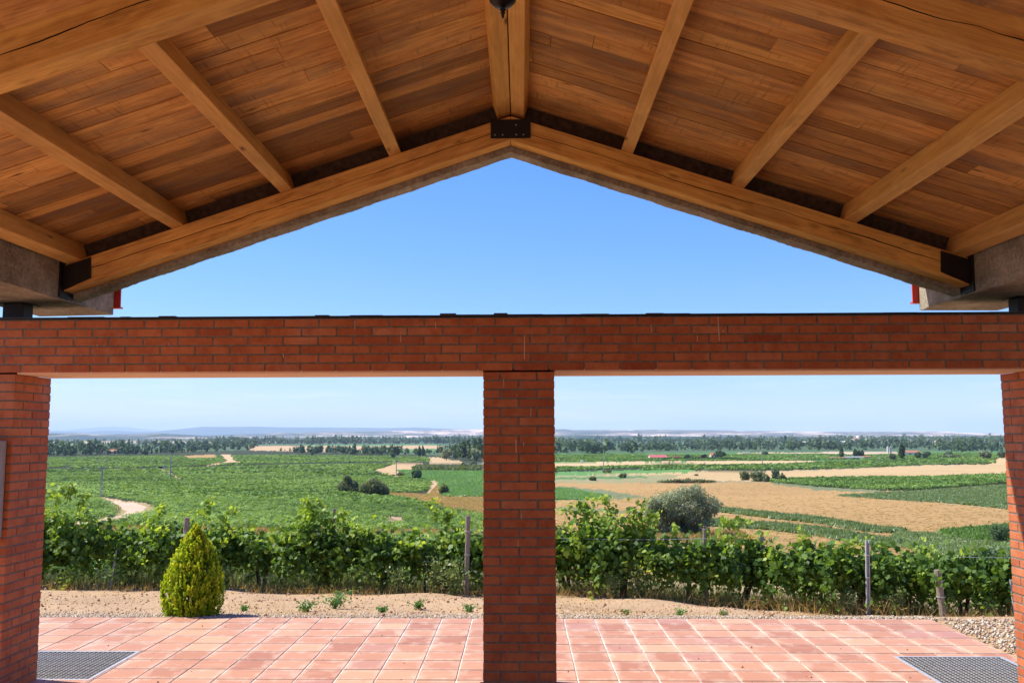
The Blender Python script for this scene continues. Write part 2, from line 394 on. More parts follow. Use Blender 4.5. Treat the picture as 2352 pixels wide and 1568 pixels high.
FIELDS = [  # painted in order: outlines in the photograph of fields lying on the ground
 ([(-400, 990), (2800, 990), (2800, 1012), (-400, 1012)], (.14, .17, .10)),
 ([(-400, 1011), (1110, 1011), (1110, 1052), (-400, 1052)], (.09, .14, .06)),
 ([(560, 1024), (1015, 1022), (1015, 1036), (583, 1037)], (.52, .34, .17)),
 ([(700, 1021), (1015, 1020), (1015, 1023), (700, 1024)], (.12, .24, .08)),
 ([(905, 1032), (1000, 1030), (1000, 1036), (905, 1038)], (.10, .22, .06)),
 ([(1268, 1011), (2800, 1011), (2800, 1037), (1268, 1042)], (.08, .13, .055)),
 ([(1400, 1016), (1800, 1015), (1800, 1017.5), (1400, 1019)], (.15, .26, .10)),
 ([(1268, 1041), (2360, 1035), (2360, 1062), (1268, 1062)], (.09, .19, .05)),
 ([(1690, 1040), (1960, 1038), (2060, 1040), (1960, 1044), (1700, 1043)], (.50, .37, .21)),
 ([(1890, 1038), (2100, 1037), (2120, 1044), (1900, 1046)], (.56, .42, .26)),
 ([(-400, 1047), (583, 1034), (1108, 1048), (1108, 1100), (960, 1440), (-400, 1400)], VSOIL),
 ([(417, 1046), (495, 1043.5), (500, 1051), (430, 1052)], WHEAT),
 ([(505, 1043), (530, 1043), (541, 1059), (560, 1061), (500, 1066), (470, 1072), (484, 1066), (518, 1059)], (.58, .38, .20)),
 ([(365, 1074), (375, 1074), (420, 1103), (408, 1103)], (.40, .30, .15)),
 ([(583, 1043), (680, 1053), (690, 1055), (583, 1045)], (.50, .34, .17)),
 ([(856, 1081), (906, 1065), (950, 1064), (985, 1070), (945, 1076), (925, 1092), (905, 1096), (885, 1088)], (.50, .34, .16)),
 ([(983, 1050), (1010, 1050), (1074, 1062), (1074, 1067), (985, 1062)], (.50, .35, .17)),
 ([(905, 1062), (1108, 1062.5), (1108, 1068), (905, 1065)], (.16, .16, .13)),
 ([(913, 1078), (1112, 1079), (1112, 1141), (1022, 1141), (1005, 1104), (968, 1101), (930, 1094)], MAIZE),
 ([(930, 1094), (968, 1100), (960, 1106), (925, 1097)], GREYG),
 ([(885, 1131), (980, 1134), (990, 1104), (1012, 1103), (1016, 1112), (1008, 1136), (1112, 1140), (1112, 1186), (1020, 1167), (955, 1150), (891, 1139)], DRYG),
 ([(984, 1132), (992, 1106), (1010, 1106), (1006, 1134)], DIRT),
 ([(1020, 1141), (1112, 1141), (1112, 1157), (1030, 1155)], (.22, .22, .09)),
 ([(950, 1143), (1112, 1158), (1112, 1182), (1010, 1160)], (.48, .30, .15)),
 ([(888, 1186), (925, 1186), (930, 1204), (880, 1205)], (.44, .28, .16)),
 ([(-400, 1215), (1112, 1213), (1112, 1232), (-400, 1231)], DRYG),
 ([(-400, 1231), (1112, 1230), (1112, 1239), (-400, 1239)], ROAD),
 ([(212, 1140), (262, 1145), (352, 1158), (356, 1172), (300, 1190), (230, 1200), (150, 1210), (150, 1203), (262, 1186), (264, 1168), (240, 1152)], DRYG),
 ([(218, 1142.5), (264, 1148.5), (312, 1155), (336, 1165), (332, 1175), (300, 1185), (240, 1196), (150, 1208), (150, 1203), (230, 1192), (276, 1183), (290, 1172), (272, 1159), (235, 1149)], ROAD),
 # right-hand side
 ([(1268, 1062), (1560, 1058), (1810, 1057), (1960, 1060), (1810, 1066), (1500, 1068), (1268, 1074)], (.56, .39, .19)),
 ([(1268, 1073), (1560, 1068), (1810, 1065), (2360, 1050), (2360, 1066), (2129, 1067), (1769, 1081), (1570, 1080), (1268, 1084)], VSOIL),
 ([(1268, 1084), (1570, 1076), (1600, 1081), (1540, 1090), (1268, 1096)], (.11, .25, .06)),
 ([(1540, 1086), (1800, 1081), (1943, 1077), (2129, 1068), (2360, 1064), (2360, 1095), (2141, 1096), (1800, 1104), (1520, 1104), (1268, 1100), (1268, 1093)], (.50, .345, .155)),
 ([(2200, 1053), (2290, 1048), (2400, 1048), (2400, 1070), (2277, 1066)], (.54, .38, .17)),
 ([(1268, 1092), (1570, 1089), (1520, 1106), (1268, 1116)], (.30, .27, .12)),
 ([(1268, 1096), (1490, 1093), (1480, 1097), (1268, 1101)], (.10, .2, .06)),
 ([(1268, 1109), (1500, 1109), (1860, 1106), (2100, 1126), (2400, 1112), (2400, 1430), (1268, 1440)], WHEAT),
 ([(1268, 1116), (1310, 1118), (1400, 1126), (1490, 1143), (1268, 1150)], GREYG),
 ([(1268, 1120), (1310, 1121), (1384, 1137), (1395, 1146), (1268, 1148)], (.10, .25, .055)),
 ([(1776, 1101), (1918, 1097), (2141, 1093), (2400, 1085), (2400, 1110), (2099, 1127), (2032, 1127), (1893, 1120), (1769, 1108)], VSOIL),
 ([(1769, 1106), (1893, 1118), (2032, 1126), (2000, 1130), (1880, 1125), (1769, 1110)], GREYG),
 ([(1923, 1138), (2042, 1130), (2120, 1127), (2300, 1113), (2400, 1110), (2400, 1180), (2300, 1167), (2166, 1154), (2017, 1145)], (.14, .185, .075)),
 ([(2110, 1126), (2303, 1112), (2303, 1118), (2200, 1126)], (.27, .2, .11)),
 ([(2150, 1150), (2230, 1152), (2303, 1162), (2303, 1168), (2180, 1157)], (.40, .33, .15)),
 ([(1652, 1166), (1769, 1179), (1888, 1190), (2000, 1212), (2080, 1219), (2050, 1224), (1990, 1221), (1880, 1202), (1769, 1190), (1640, 1174)], REEDS),
 ([(1620, 1194), (1769, 1204), (1888, 1214), (2000, 1236), (2080, 1250), (2040, 1258), (1980, 1250), (1880, 1231), (1769, 1217), (1610, 1207)], REEDS),
 ([(1280, 1164), (1500, 1175), (1490, 1180), (1280, 1172)], GREYG),
 ([(2080, 1222), (2180, 1228), (2400, 1215), (2400, 1300), (2250, 1280), (2140, 1266), (2060, 1246)], (.20, .22, .09)),
 ([(2160, 1226), (2240, 1217), (2400, 1206), (2400, 1246), (2260, 1248), (2200, 1240)], DGREEN),
 ([(1268, 1246), (1480, 1248), (1700, 1256), (2000, 1275), (2000, 1282), (1700, 1263), (1480, 1255), (1268, 1252)], ROAD),
 ([(1268, 1253), (2000, 1284), (2400, 1330), (2400, 1470), (1268, 1460)], (.42, .30, .15)),
]
def build_ground():
    # one sheet: rows in depth, columns fanned out so the mesh is fine where the view is narrow
    py = np.concatenate([np.arange(1002.5, 1060, .8), np.arange(1060, 1270, 1.3), np.arange(1270, 1425, 2.2)])
    thet = np.arctan((py-784)/2100) - R(5.87)
    # depth of each row from the middle profile
    yy = at(np.full(len(py), 1176.), py)[:, 1]
    yy = np.unique(np.round(np.concatenate([[-120, -60, -25, -10, -4, 0, 4, 6, 7, 8, 8.6, 8.86], np.linspace(8.95, 20, 90), yy, [20000, 30000, 45000, 60000]]), 4))
    uu = np.concatenate([[-8, -5, -3, -2, -1.4, -1, -.8, -.7], np.arange(-.62, .6201, .00085), [.7, .8, 1, 1.4, 2, 3, 5, 8]])
    UU, YY = np.meshgrid(uu, yy); XX = UU*np.maximum(YY, 8.95); ZZ = terrain(XX, YY)
    ZZ = np.where(YY < 8.93, -.13, ZZ)
    nr, nc = XX.shape
    V = np.stack([XX, YY, ZZ], 2).reshape(-1, 3)
    i = np.arange((nr-1)*(nc-1)); r, c = i//(nc-1), i % (nc-1); a = r*nc+c
    F = np.stack([a, a+1, a+nc+1, a+nc], 1)
    P = V.copy(); front = P[:, 1] > 8.9
    qx, qy = project(P)
    wx = 1.6*np.sin(qy*.31+np.sin(qx*.05)*4)+1.2*np.sin(qy*.17+qx*.11); wy = .8*np.sin(qx*.21+1)+.6*np.sin(qx*.083)+.5*np.sin(qx*.63+qy*.2)
    sc_ = np.clip((qy-1000)/90, .15, 1.3); qx2, qy2 = qx+wx*sc_, qy+wy*sc_
    col = np.zeros((len(V), 3)); col[:] = DIRT
    veg = np.zeros(len(V))
    fa = front & (P[:, 1] > 17)
    col[fa] = (.26, .22, .11)
    for poly, cc in FIELDS:
        m = fa & inside(qx2, qy2, poly); col[m] = cc
    far = P[:, 1] > 3000
    patch = np.sin(P[:, 0]/700+np.sin(P[:, 1]/900)*2)+np.sin(P[:, 1]/520+P[:, 0]/1900)
    col[far] = np.where((patch[far] > .9)[:, None], (.42, .32, .19), (.075, .115, .06))
    me = bpy.data.meshes.new('ground')
    me.vertices.add(len(V)); me.vertices.foreach_set('co', V.astype(np.float32).ravel())
    me.loops.add(F.size); me.loops.foreach_set('vertex_index', F.astype(np.int32).ravel())
    me.polygons.add(len(F)); me.polygons.foreach_set('loop_start', np.arange(0, F.size, 4, dtype=np.int32))
    me.polygons.foreach_set('use_smooth', np.ones(len(F), bool)); me.update(calc_edges=True)
    ca = me.attributes.new('field', 'FLOAT_COLOR', 'POINT'); ca.data.foreach_set('color', np.concatenate([col, np.ones((len(V), 1))], 1).astype(np.float32).ravel())
    m, nt = mat('field_soil'); p = geo_pos(nt); f = attr(nt, 'field', 0)
    n0 = noise(nt, p, 9, 6, .7); n1 = noise(nt, vmul(nt, p, (1, .5, 0)), .35, 5, .65); n2 = noise(nt, vmul(nt, p, (.35, 1, 0)), .05, 5, .6); n3 = noise(nt, p, 1.6, 4, .7)
    s = math_(nt, 'ADD', math_(nt, 'ADD', math_(nt, 'MULTIPLY', n0, .5), math_(nt, 'MULTIPLY', n1, .8)), math_(nt, 'ADD', math_(nt, 'MULTIPLY', n2, .8), math_(nt, 'MULTIPLY', n3, .6)))
    g = ramp(nt, math_(nt, 'MULTIPLY', s, .38), [(.36, .78), (.52, 1.), (.66, 1.16)])
    c2 = mixc(nt, 1., f, g, 'MULTIPLY')
    c2 = mixc(nt, ramp(nt, n3, [(.58, 0.), (.78, .2)]), c2, (.34, .20, .11))
    finish(nt, c2, .95, .1, bump(nt, math_(nt, 'ADD', n0, n3), .8, .05))
    me.materials.append(m)
    o = bpy.data.objects.new('ground', me); root_col.objects.link(o); tag(o, kind='structure', label='dry earth, vineyards and stubble fields falling away to a wide valley')
    return o
build_ground()
# ------------------------------------------------------------------ brick portal
BL, BH, J = .2285, .0497, .0115          # brick face, course, joint
def bricks_run(mb, x0, x1, y0, y1, z, along, phase, jit=.002):
    """one course of bricks along x or y between two ends, half-bond phase"""
    a0, a1 = (x0, x1) if along == 'x' else (y0, y1)
    k_ = max(1, round((a1-a0+J)/(.2285+J))); BL = (a1-a0+J)/k_-J if phase == 0 else .2285
    p = a0 - phase*(BL+J)
    while p < a1-.01:
        q0, q1 = max(p, a0), min(p+BL, a1)
        if q1-q0 > .03:
            j = random.uniform(-jit, jit); t = min(1, max(0, random.gauss(.5, .2)))
            if along == 'x': mb.box(q0, q1, y0+j, y1+j, z, z+BH, t)
            else: mb.box(x0+j, x1+j, q0, q1, z, z+BH, t)
        p += BL+J
def brick_column(x0, x1, label, zt, extra=None):
    t = thing('brick_column', label, 'brick column', (0, 0, 0), 'brick columns carrying the lintel')
    y0, y1 = 6.14, 6.62
    co = MB(); co.box(x0+.0035, x1-.0035, y0+.0035, y1-.0035, FL, zt, axis=2); co.build('mortar_core', 'mortar', t)
    mb = MB(); n = int(round((zt-FL)/(BH+J))); z = zt-n*(BH+J)+J; d = .11
    for k in range(n):
        # long faces alternate with headers so the corners bond
        w = x1-x0; odd = k % 2
        if odd:
            bricks_run(mb, x0, x1, y0, y0+d, z, 'x', 0); bricks_run(mb, x0, x1, y1-d, y1, z, 'x', 0)
            for xx in ((x0, x0+d), (x1-d, x1)): bricks_run(mb, xx[0], xx[1], y0+d+J, y1-d-J, z, 'y', 0)
        else:
            for xx in ((x0, x0+d), (x1-d, x1)): bricks_run(mb, xx[0], xx[1], y0, y1, z, 'y', 0)
            bricks_run(mb, x0+d+J, x1-d-J, y0, y0+d, z, 'x', 0.0); bricks_run(mb, x0+d+J, x1-d-J, y1-d, y1, z, 'x', 0)
        z += BH+J
    mb.build('bricks', 'brick', t, bevel=.0022)
    pl = MB(); pl.box(x0-.024, x1+.024, y0-.024, y0+.09, FL, FL+.095, axis=2)
    pl.build('skirting', 'plinth', t, bevel=.003)
    return t
LZ0, LZ1 = 2.075, 2.452
ZT = LZ0
colL = brick_column(-3.935, -3.447, 'red brick column at the left edge, in shade, with a grey metal box on it', ZT)
colC = brick_column(-.252, .226, 'red brick column in the middle, dividing the two openings', ZT)
colR = brick_column(3.43, 3.92, 'red brick column at the right edge, its lower part lit by the sun', ZT)
# the lintel
li = thing('brick_lintel', 'long brick beam of six courses lying across the three brick columns', 'brick beam')
co = MB(); co.box(-4.6, 4.6, 6.1432, 6.6168, LZ0+.02, LZ1-.004, axis=0); co.build('mortar_core', 'mortar', li)
mb = MB(); nL = 6; ch = (LZ1-LZ0-.012)/nL; BHs, BH = BH, ch-J; z = LZ0+.012
for k in range(nL):
    for ya, yb in ((6.14, 6.25), (6.51, 6.62)): bricks_run(mb, -4.6, 4.6, ya, yb, z, 'x', (.0, .5)[k % 2]+random.uniform(.01, .05), .001)
    z += ch
BH = BHs
mb.build('bricks', 'brick', li, bevel=.0022)
sf = MB()
for a, b in ((-3.444, -.255), (.229, 3.427)): sf.box(a, b, 6.155, 6.612, LZ0+.0005, LZ0+.019, axis=0)
sf.build('soffit', 'soffit', li)
cp = MB(); x = -4.6
while x < 4.6:      # bitumen membrane, a little lumpy where it was folded over
    w = random.uniform(.06, .3); h = .010+random.choice([0, 0, 0, .003, .006, .012])*(.3 if w > .12 else 1); cp.box(x, x+w, 6.128, 6.632, LZ1+.0003, LZ1+h, axis=0); x += w
cp.build('membrane', 'membrane', li)
# white streaks of bird droppings / mortar splashes on the face
st = MB()
for px, py, ln in ((815, 735, 22), (1649, 727, 55), (1602, 770, 14), (1662, 757, 6), (223, 790, 5), (388, 787, 6), (650, 812, 9), (920, 770, 16), (1205, 770, 55), (1186, 905, 4), (1220, 935, 22), (1157, 870, 20), (1203, 1015, 8), (1185, 1010, 30), (1197, 1180, 12), (1190, 1240, 14), (1495, 745, 18), (1000, 742, 12)):
    d = MN @ np.array([px-1176, 784-py, -2100.]); t0 = 6.137/(d[1]+.016*d[0]); q = d*t0+[0, 0, H]; l = ln*6.2/2100; w = .004 if ln < 30 else .005
    st.beam((q[0], q[1]+.016*q[0], q[2]), (q[0]+random.uniform(-.006, .006), q[1]+.016*q[0], q[2]-l), w, .0035, (0, 1, 0), .5)
st.build('stain', simple('lime_streak', (.62, .50, .42), .9), li)
# steel posts on the lintel
def steel_post(x, label):
    t = thing('steel_post', label, 'steel post', (0, 0, 0), 'short steel posts between lintel and eave beam')
    m = MB(); m.box(x-.075, x+.075, 6.33, 6.46, LZ1+.026, 2.588, axis=2); m.build('post', 'steel', t, bevel=.003)
    for za, zb in ((LZ1+.0145, LZ1+.0255), (2.5885, 2.5985)): m = MB(); m.box(x-.1, x+.1, 6.29, 6.50, za, zb, axis=2); m.build('end_plate', 'steel', t)
steel_post(-3.597, 'short dark steel post standing on the left end of the brick beam')
steel_post(3.505, 'short dark steel post standing on the right end of the brick beam')
# grey metal box on the left column
gb = thing('metal_box', 'flat grey metal box fixed to the left brick column', 'metal cabinet')
m = MB(); m.box(-3.86, -3.475, 6.055, 6.128, .985, 1.625, axis=2); m.build('casing', 'grey_metal', gb, bevel=.004)
m = MB(); m.box(-3.85, -3.485, 6.047, 6.0545, .995, 1.615, axis=2); m.build('door', 'grey_metal', gb, bevel=.002)
m = MB(); m.box(-3.500, -3.482, 6.05, 6.12, .945, .984, axis=2); m.tube([shear((-3.49, 6.08, 1.0)), shear((-3.492, 6.08, .80))], .006, 6); m.build('latch', 'galv', gb)

# ------------------------------------------------------------------ roof
RX, S = -.065, .331                     # ridge line, roof slope
AT, AB = 3.880, 3.708                   # rafter top and bottom at the apex
EX, EZ = 3.133, 2.60                    # eave beam
YE, YB = 7.04, -3.4
cs = math.cos(math.atan(S))
roof = thing('pavilion_roof', 'gabled timber roof with boarded ceiling, rafters and purlins over the terrace', 'roof')
SG = (-1, 1)
def zt(dx): return AT - S*dx
for yi, y0 in enumerate((6.22, 3.385, .55, -2.28)):
    for sg in SG:
        m = MB(); hh = (AT-AB)
        x_in, x_out = RX, RX+sg*3.118
        ring = lambda x: [(x, y0, AB-S*abs(x-RX)-.006*abs(x-RX)), (x, y0+.135, AB-S*abs(x-RX)-.006*abs(x-RX)), (x, y0+.135, zt(abs(x-RX))), (x, y0, zt(abs(x-RX)))]
        m.quad_box([shear(p) for p in ring(x_in+sg*.0012)+ring(x_out)], random.uniform(.6, .95))
        m.build('rafter', 'beam', roof, bevel=.004)
    # apex plate
    if yi < 3:
        m = MB(); m.box(RX-.140, RX+.140, y0-.012, y0-.001, AB+.008, AB+.142, axis=0)
        ap = m.build('apex_plate', 'steel', roof, bevel=.0015)
        m = MB()
        for bx, bz in ((-.11, .03), (-.055, .03), (.04, .03), (.09, .03), (.038, .1)): m.tube([shear((RX+bx, y0-.0125, AB+bz)), shear((RX+bx, y0-.019, AB+bz))], .0055, 6)
        m.build('bolt', 'galv', ap)
        for sg in SG:   # steel shoes at the feet
            a = Vector((RX+sg*3.118, y0, AB-S*3.118)); d = Vector((-sg*cs, 0, S*cs)); n = Vector((sg*S*cs, 0, cs))
            m = MB()
            q = [a+d*.005+n*-.012, a+d*.205+n*-.006+n*.015, a+d*.245+n*.150, a+d*.01+n*.150]
            m.quad_box([shear((p.x, y0-.012, p.z)) for p in q]+[shear((p.x, y0-.0012, p.z)) for p in q])
            m.box(min(RX+sg*3.119, RX+sg*3.131), max(RX+sg*3.119, RX+sg*3.131), y0-.05, y0+.14, EZ+.01, EZ+.30, axis=2)
            m.build('rafter_shoe', 'steel', roof, bevel=.001)
# purlins sit across the rafters
PH = .138
DB_ = PH/cs + .003
M['gap_shade'] = simple('painted_gap_shade', (.075, .055, .04), .95, .1, 0, .4, 25)
for sg in SG:
    for k, dx in enumerate((.812, 1.575, 2.335, 3.062)):
        nrm = Vector((sg*S*cs, 0, cs)); b = Vector((RX+sg*dx, 0, zt(dx)+.0012))
        m = MB(); w = .086 if k < 3 else .10
        m.beam((b.x, YB, b.z), (b.x, 6.353, b.z), w, PH, nrm, random.uniform(.35, .9)); m.build('purlin', 'purlin', roof, bevel=.003)
for sg in SG:
    nrm = Vector((sg*S*cs, 0, cs)); b = Vector((RX+sg*.048, 0, zt(.047)+.036)); m = MB(); m.beam((b.x, YB, b.z), (b.x, 6.30, b.z), .0965, PH-.034, nrm, random.uniform(.8, 1)); m.build('ridge_beam', 'ridge', roof, bevel=.003)
    # added dark strip: its colour stands for shade on the concrete above the rafter
    m = MB(); m.prism([(RX, AT-.02), (RX+sg*3.12, zt(3.12)-.02), (RX+sg*3.12, zt(3.12)+DB_-.002), (RX, AT+DB_-.002)], 6.3555, 6.3590); m.build('shade_strip', 'gap_shade', roof)
# ceiling boards, each a board of its own length and shade, over the purlins
DB = PH/cs + .003
for sg in SG:
    m = MB(); y = YB; k = 0
    while y < 6.352:
        w = random.choice([.145, .155, .165, .17, .13]); w = min(w, 6.355-y)
        if w < .03: break
        x = .0 + random.uniform(-1.6, 0)
        while x < 3.75:
            ln = random.choice([.5, 1.5, 2.4, 3.0, 3.6, 3.9]); a, b = max(x, .002), min(x+ln, 3.75)
            if b-a > .05:
                dz = random.choice([0, 0, 0, .001, .002, .004]) ; g = .0016
                pts = []
                for xx in (a+g, b-g):
                    z = AT - S*xx + DB - dz
                    tw = random.uniform(-.0025, .0025)
                    pts += [shear((RX+sg*xx, y+g, z+tw)), shear((RX+sg*xx, y+w-g, z-tw)), shear((RX+sg*xx, y+w-g, z+.022)), shear((RX+sg*xx, y+g, z+.022))]
                m.quad_box(pts, min(1, max(0, random.gauss(.52, .36))))
            x += ln
        y += w; k += 1
    m.build('ceiling_boards', 'board', roof, fix=True)
    # tiled covering above
    m = MB(); m.prism([(RX, AT+DB+.024), (RX+sg*3.95, AT+DB+.024-S*3.95), (RX+sg*3.95, AT+DB+.14-S*3.95), (RX, AT+DB+.14)], YB-.3, YE-.035)
    m.build('roof_covering', 'tileroof', roof)
    # gable concrete, rough-cast edge
    for (ya, yb) in ((6.36, 6.50),):
        n = 150; V, F = [], []
        prof = []
        for i in range(n+1):
            dx = 3.128*i/n; zb = 3.664-.334*dx; ztp = AT+DB-.002-S*dx
            prof.append((RX+sg*dx, zb, ztp))
        m = MB(); b = 0
        for i, (x, zb, zp) in enumerate(prof):
            r1, r2 = random.uniform(-.002, .002), random.uniform(-.002, .002)+.0025*math.sin(i*.31)
            m.v += [shear(p) for p in ((x, ya, zb+r1), (x, yb+random.uniform(-.002, .002), zb+r2), (x, yb, zp), (x, ya, zp))]
            if i:
                for c in range(4):
                    c2 = (c+1) % 4; m.f.append((b-4+c, b-4+c2, b+c2, b+c)); m.uv += [(0, 0)]*4; m.t.append(.5)
            else: m.f.append((0, 1, 2, 3)); m.uv += [(0, 0)]*4; m.t.append(.5)
            b += 4
        m.f.append((b-4, b-3, b-2, b-1)); m.uv += [(0, 0)]*4; m.t.append(.5)
        m.build('gable_beam', 'concrete', roof)
    # eave beam, long way of the roof; the formwork left it a little uneven
    n = 90; m = MB(); b = 0
    for i in range(n+1):
        y = YB+(YE-YB)*i/n; xi = RX+sg*EX; xo = RX+sg*3.72; r = lambda a: random.uniform(-a, a)
        m.v += [shear(p) for p in ((xi+r(.003), y, EZ+r(.003)), (xo, y, EZ-.008+r(.004)), (xo, y, 2.92), (xi, y, 2.86))]
        if i:
            for c in range(4):
                c2 = (c+1) % 4; m.f.append((b-4+c, b-4+c2, b+c2, b+c)); m.uv += [(0, 0)]*4; m.t.append(.5)
        else: m.f.append((0, 1, 2, 3)); m.uv += [(0, 0)]*4; m.t.append(.5)
        b += 4
    m.f.append((b-4, b-3, b-2, b-1)); m.uv += [(0, 0)]*4; m.t.append(.5)
    m.build('eave_beam', 'concrete', roof)
    # red flashing closing the outer end
    m = MB(); xa, xb = RX+sg*3.085, RX+sg*4.0
    m.box(min(xa, xb)+.0, max(xa, xb), YE+.005, YE+.02, EZ+.055, 2.93, axis=2); m.box(min(xa, xb), max(xa, xb), YE+.0205, YE+.06, EZ+.055, EZ+.067, axis=2)
    m.build('flashing', 'red', roof)

# ------------------------------------------------------------------ lantern
lz = 3.02; ly = 2.9; lx = -.055
lan = thing('hanging_lantern', 'black wrought iron lantern hanging from the ridge beam, only its pointed foot in view', 'lantern', (0, 0, 0))
c = (lx, ly, 0)
m = MB(); m.lathe([(r_, lz+(z_-lz)*.62) for r_, z_ in [(.0005, lz), (.0035, lz+.006), (.0062, lz+.028), (.0085, lz+.034), (.0055, lz+.039), (.008, lz+.046), (.0115, lz+.051), (.006, lz+.056), (.0085, lz+.062), (.018, lz+.067), (.030, lz+.074), (.038, lz+.088), (.044, lz+.10), (.046, lz+.13), (.09, lz+.18)]], c, 20)
m.build('foot', 'iron', lan, smooth=True)
m = MB(); m.lathe([(.062, lz+.115), (.092, lz+.29)], c, 6); m.build('glass', 'glass', lan)
m = MB()
for k in range(6):
    a = k*math.pi/3; m.tube([(lx+.066*math.cos(a), ly+.066*math.sin(a), lz+.11), (lx+.097*math.cos(a), ly+.097*math.sin(a), lz+.295)], .004, 5)
m.lathe([(.115, lz+.292), (.112, lz+.305), (.06, lz+.36), (.02, lz+.40), (.014, lz+.44)], c, 20); m.build('frame', 'iron', lan)
m = MB(); m.tube([(lx, ly, lz+.43), (lx, ly, 3.885)], .006, 8); m.lathe([(.05, 3.872), (.05, 3.888)], c, 16); m.build('rod', 'iron', lan)

# ------------------------------------------------------------------ paving
GR = [(-3.96, -3.055, 6.60, 7.47), (2.884, 3.717, 6.58, 7.385)]
def in_gr(x0, x1, y0, y1): return any(x1 > g[0]+.002 and x0 < g[1]-.002 and y1 > g[2]+.002 and y0 < g[3]-.002 for g in GR)
px_, py_ = .2858, .2795
m = MB(); XR = 3.815; rows = [8.84]; y = 8.60
while y > -9: rows.append(y); y -= py_
cols = [XR, 3.717]; 
x = .394+px_*11
cols = [XR]; k = 11
xs = [.394+px_*k for k in range(11, -31, -1)]
cols += xs
def rect_minus(x0, x1, y0, y1):
    out = [(x0, x1, y0, y1)]
    for g in GR:
        nx = []
        for a, b, c_, d in out:
            if b <= g[0] or a >= g[1] or d <= g[2] or c_ >= g[3]: nx.append((a, b, c_, d)); continue
            if a < g[0]: nx.append((a, g[0], c_, d))
            if b > g[1]: nx.append((g[1], b, c_, d))
            aa, bb = max(a, g[0]), min(b, g[1])
            if c_ < g[2]: nx.append((aa, bb, c_, g[2]))
            if d > g[3]: nx.append((aa, bb, g[3], d))
        out = nx
    return out
V, F, U, T = [], [], [], []
for i in range(len(rows)-1):
    for j in range(len(cols)-1):
        gj = random.uniform(.0045, .0075); x0, x1, y0, y1 = cols[j+1]+gj, cols[j]-gj*.8, rows[i+1]+.0042, rows[i]-.0038
        t = min(1, max(0, random.gauss(.5, .27)))
        for a, b_, c_, d in rect_minus(x0, x1, y0, y1):
            if b_-a < .012 or d-c_ < .012: continue
            dz = random.uniform(-.0012, .0012); n0 = len(m.v)
            P = [(a, c_), (b_, c_), (b_, d), (a, d)]; e = .0035
            Pi = [(a+e, c_+e), (b_-e, c_+e), (b_-e, d-e), (a+e, d-e)]
            m.v += [shear((x_, y_, FL-.006)) for x_, y_ in P]+[shear((x_, y_, FL-.0025+dz)) for x_, y_ in P]+[shear((x_, y_, FL+dz)) for x_, y_ in Pi]
            uvf = lambda q: ((q[0]-x0)/(x1-x0), (q[1]-y0)/(y1-y0))
            m.f.append((n0+8, n0+9, n0+10, n0+11)); m.uv += [uvf(q) for q in P]; m.t.append(t)
            for r_ in (0, 4):
                for s_ in range(4):
                    s2 = (s_+1) % 4; m.f.append((n0+r_+s_, n0+r_+s2, n0+r_+4+s2, n0+r_+4+s_)); m.uv += [uvf(P[s_]), uvf(P[s2]), uvf(P[s2]), uvf(P[s_])]; m.t.append(t)
tag(m.build('terrace_paving', 'paving', fix=False), kind='structure')
m = MB()
for a, b_, c_, d in rect_minus(cols[-1], XR, rows[-1], 8.84): m.box(a, b_, c_, d, FL-.05, FL-.006, axis=2)
tag(m.build('terrace_bed', 'grout'), kind='structure')
def grate(g, label):
    t = thing('drain_grate', label, 'drain grate', (0, 0, 0), 'steel drain grates in the terrace')
    x0, x1, y0, y1 = g; w = .028
    m = MB(); m.box(x0, x1, y1-w, y1, FL-.035, FL+.002, axis=2); m.box(x0, x1, y0, y0+w, FL-.035, FL+.002, axis=2)
    m.box(x0, x0+w, y0+w, y1-w, FL-.035, FL+.0018, axis=2); m.box(x1-w, x1, y0+w, y1-w, FL-.035, FL+.0018, axis=2); m.build('frame', 'galv', t, bevel=.001)
    m = MB(); p = .036; nx = int((x1-x0-2*w)/p); ny = int((y1-y0-2*w)/.036)
    for i in range(1, nx): xx = x0+w+(x1-x0-2*w)*i/nx; m.box(xx-.003, xx+.003, y0+w, y1-w, FL-.028, FL-.0015, axis=1)
    for i in range(1, ny): yy = y0+w+(y1-y0-2*w)*i/ny; m.box(x0+w, x1-w, yy-.0035, yy+.0035, FL-.02, FL-.0008, axis=0)
    m.build('grating', 'bar', t, fix=False)
    m = MB(); m.box(x0+.003, x1-.003, y0+.003, y1-.003, FL-.0495, FL-.040, axis=2); m.build('pit', 'pit', t)
grate(GR[0], 'steel drain grate set in the paving beside the left column')
grate(GR[1], 'steel drain grate set in the paving beside the right column')

# unseen walls added behind and right of the terrace to shape the light
wb = thing('light_walls', 'unseen pale walls added behind and beside the terrace to shape its light', 'building')
m = MB(); m.box(-7, 4.25, -8.9, -8.6, FL, 4.3, axis=2); m.build('rear_light_wall', 'white', wb)
m = MB(); m.box(4.25, 4.55, -8.6, 5.6, FL, 3.2, axis=2); m.build('side_light_wall', 'cream', wb)
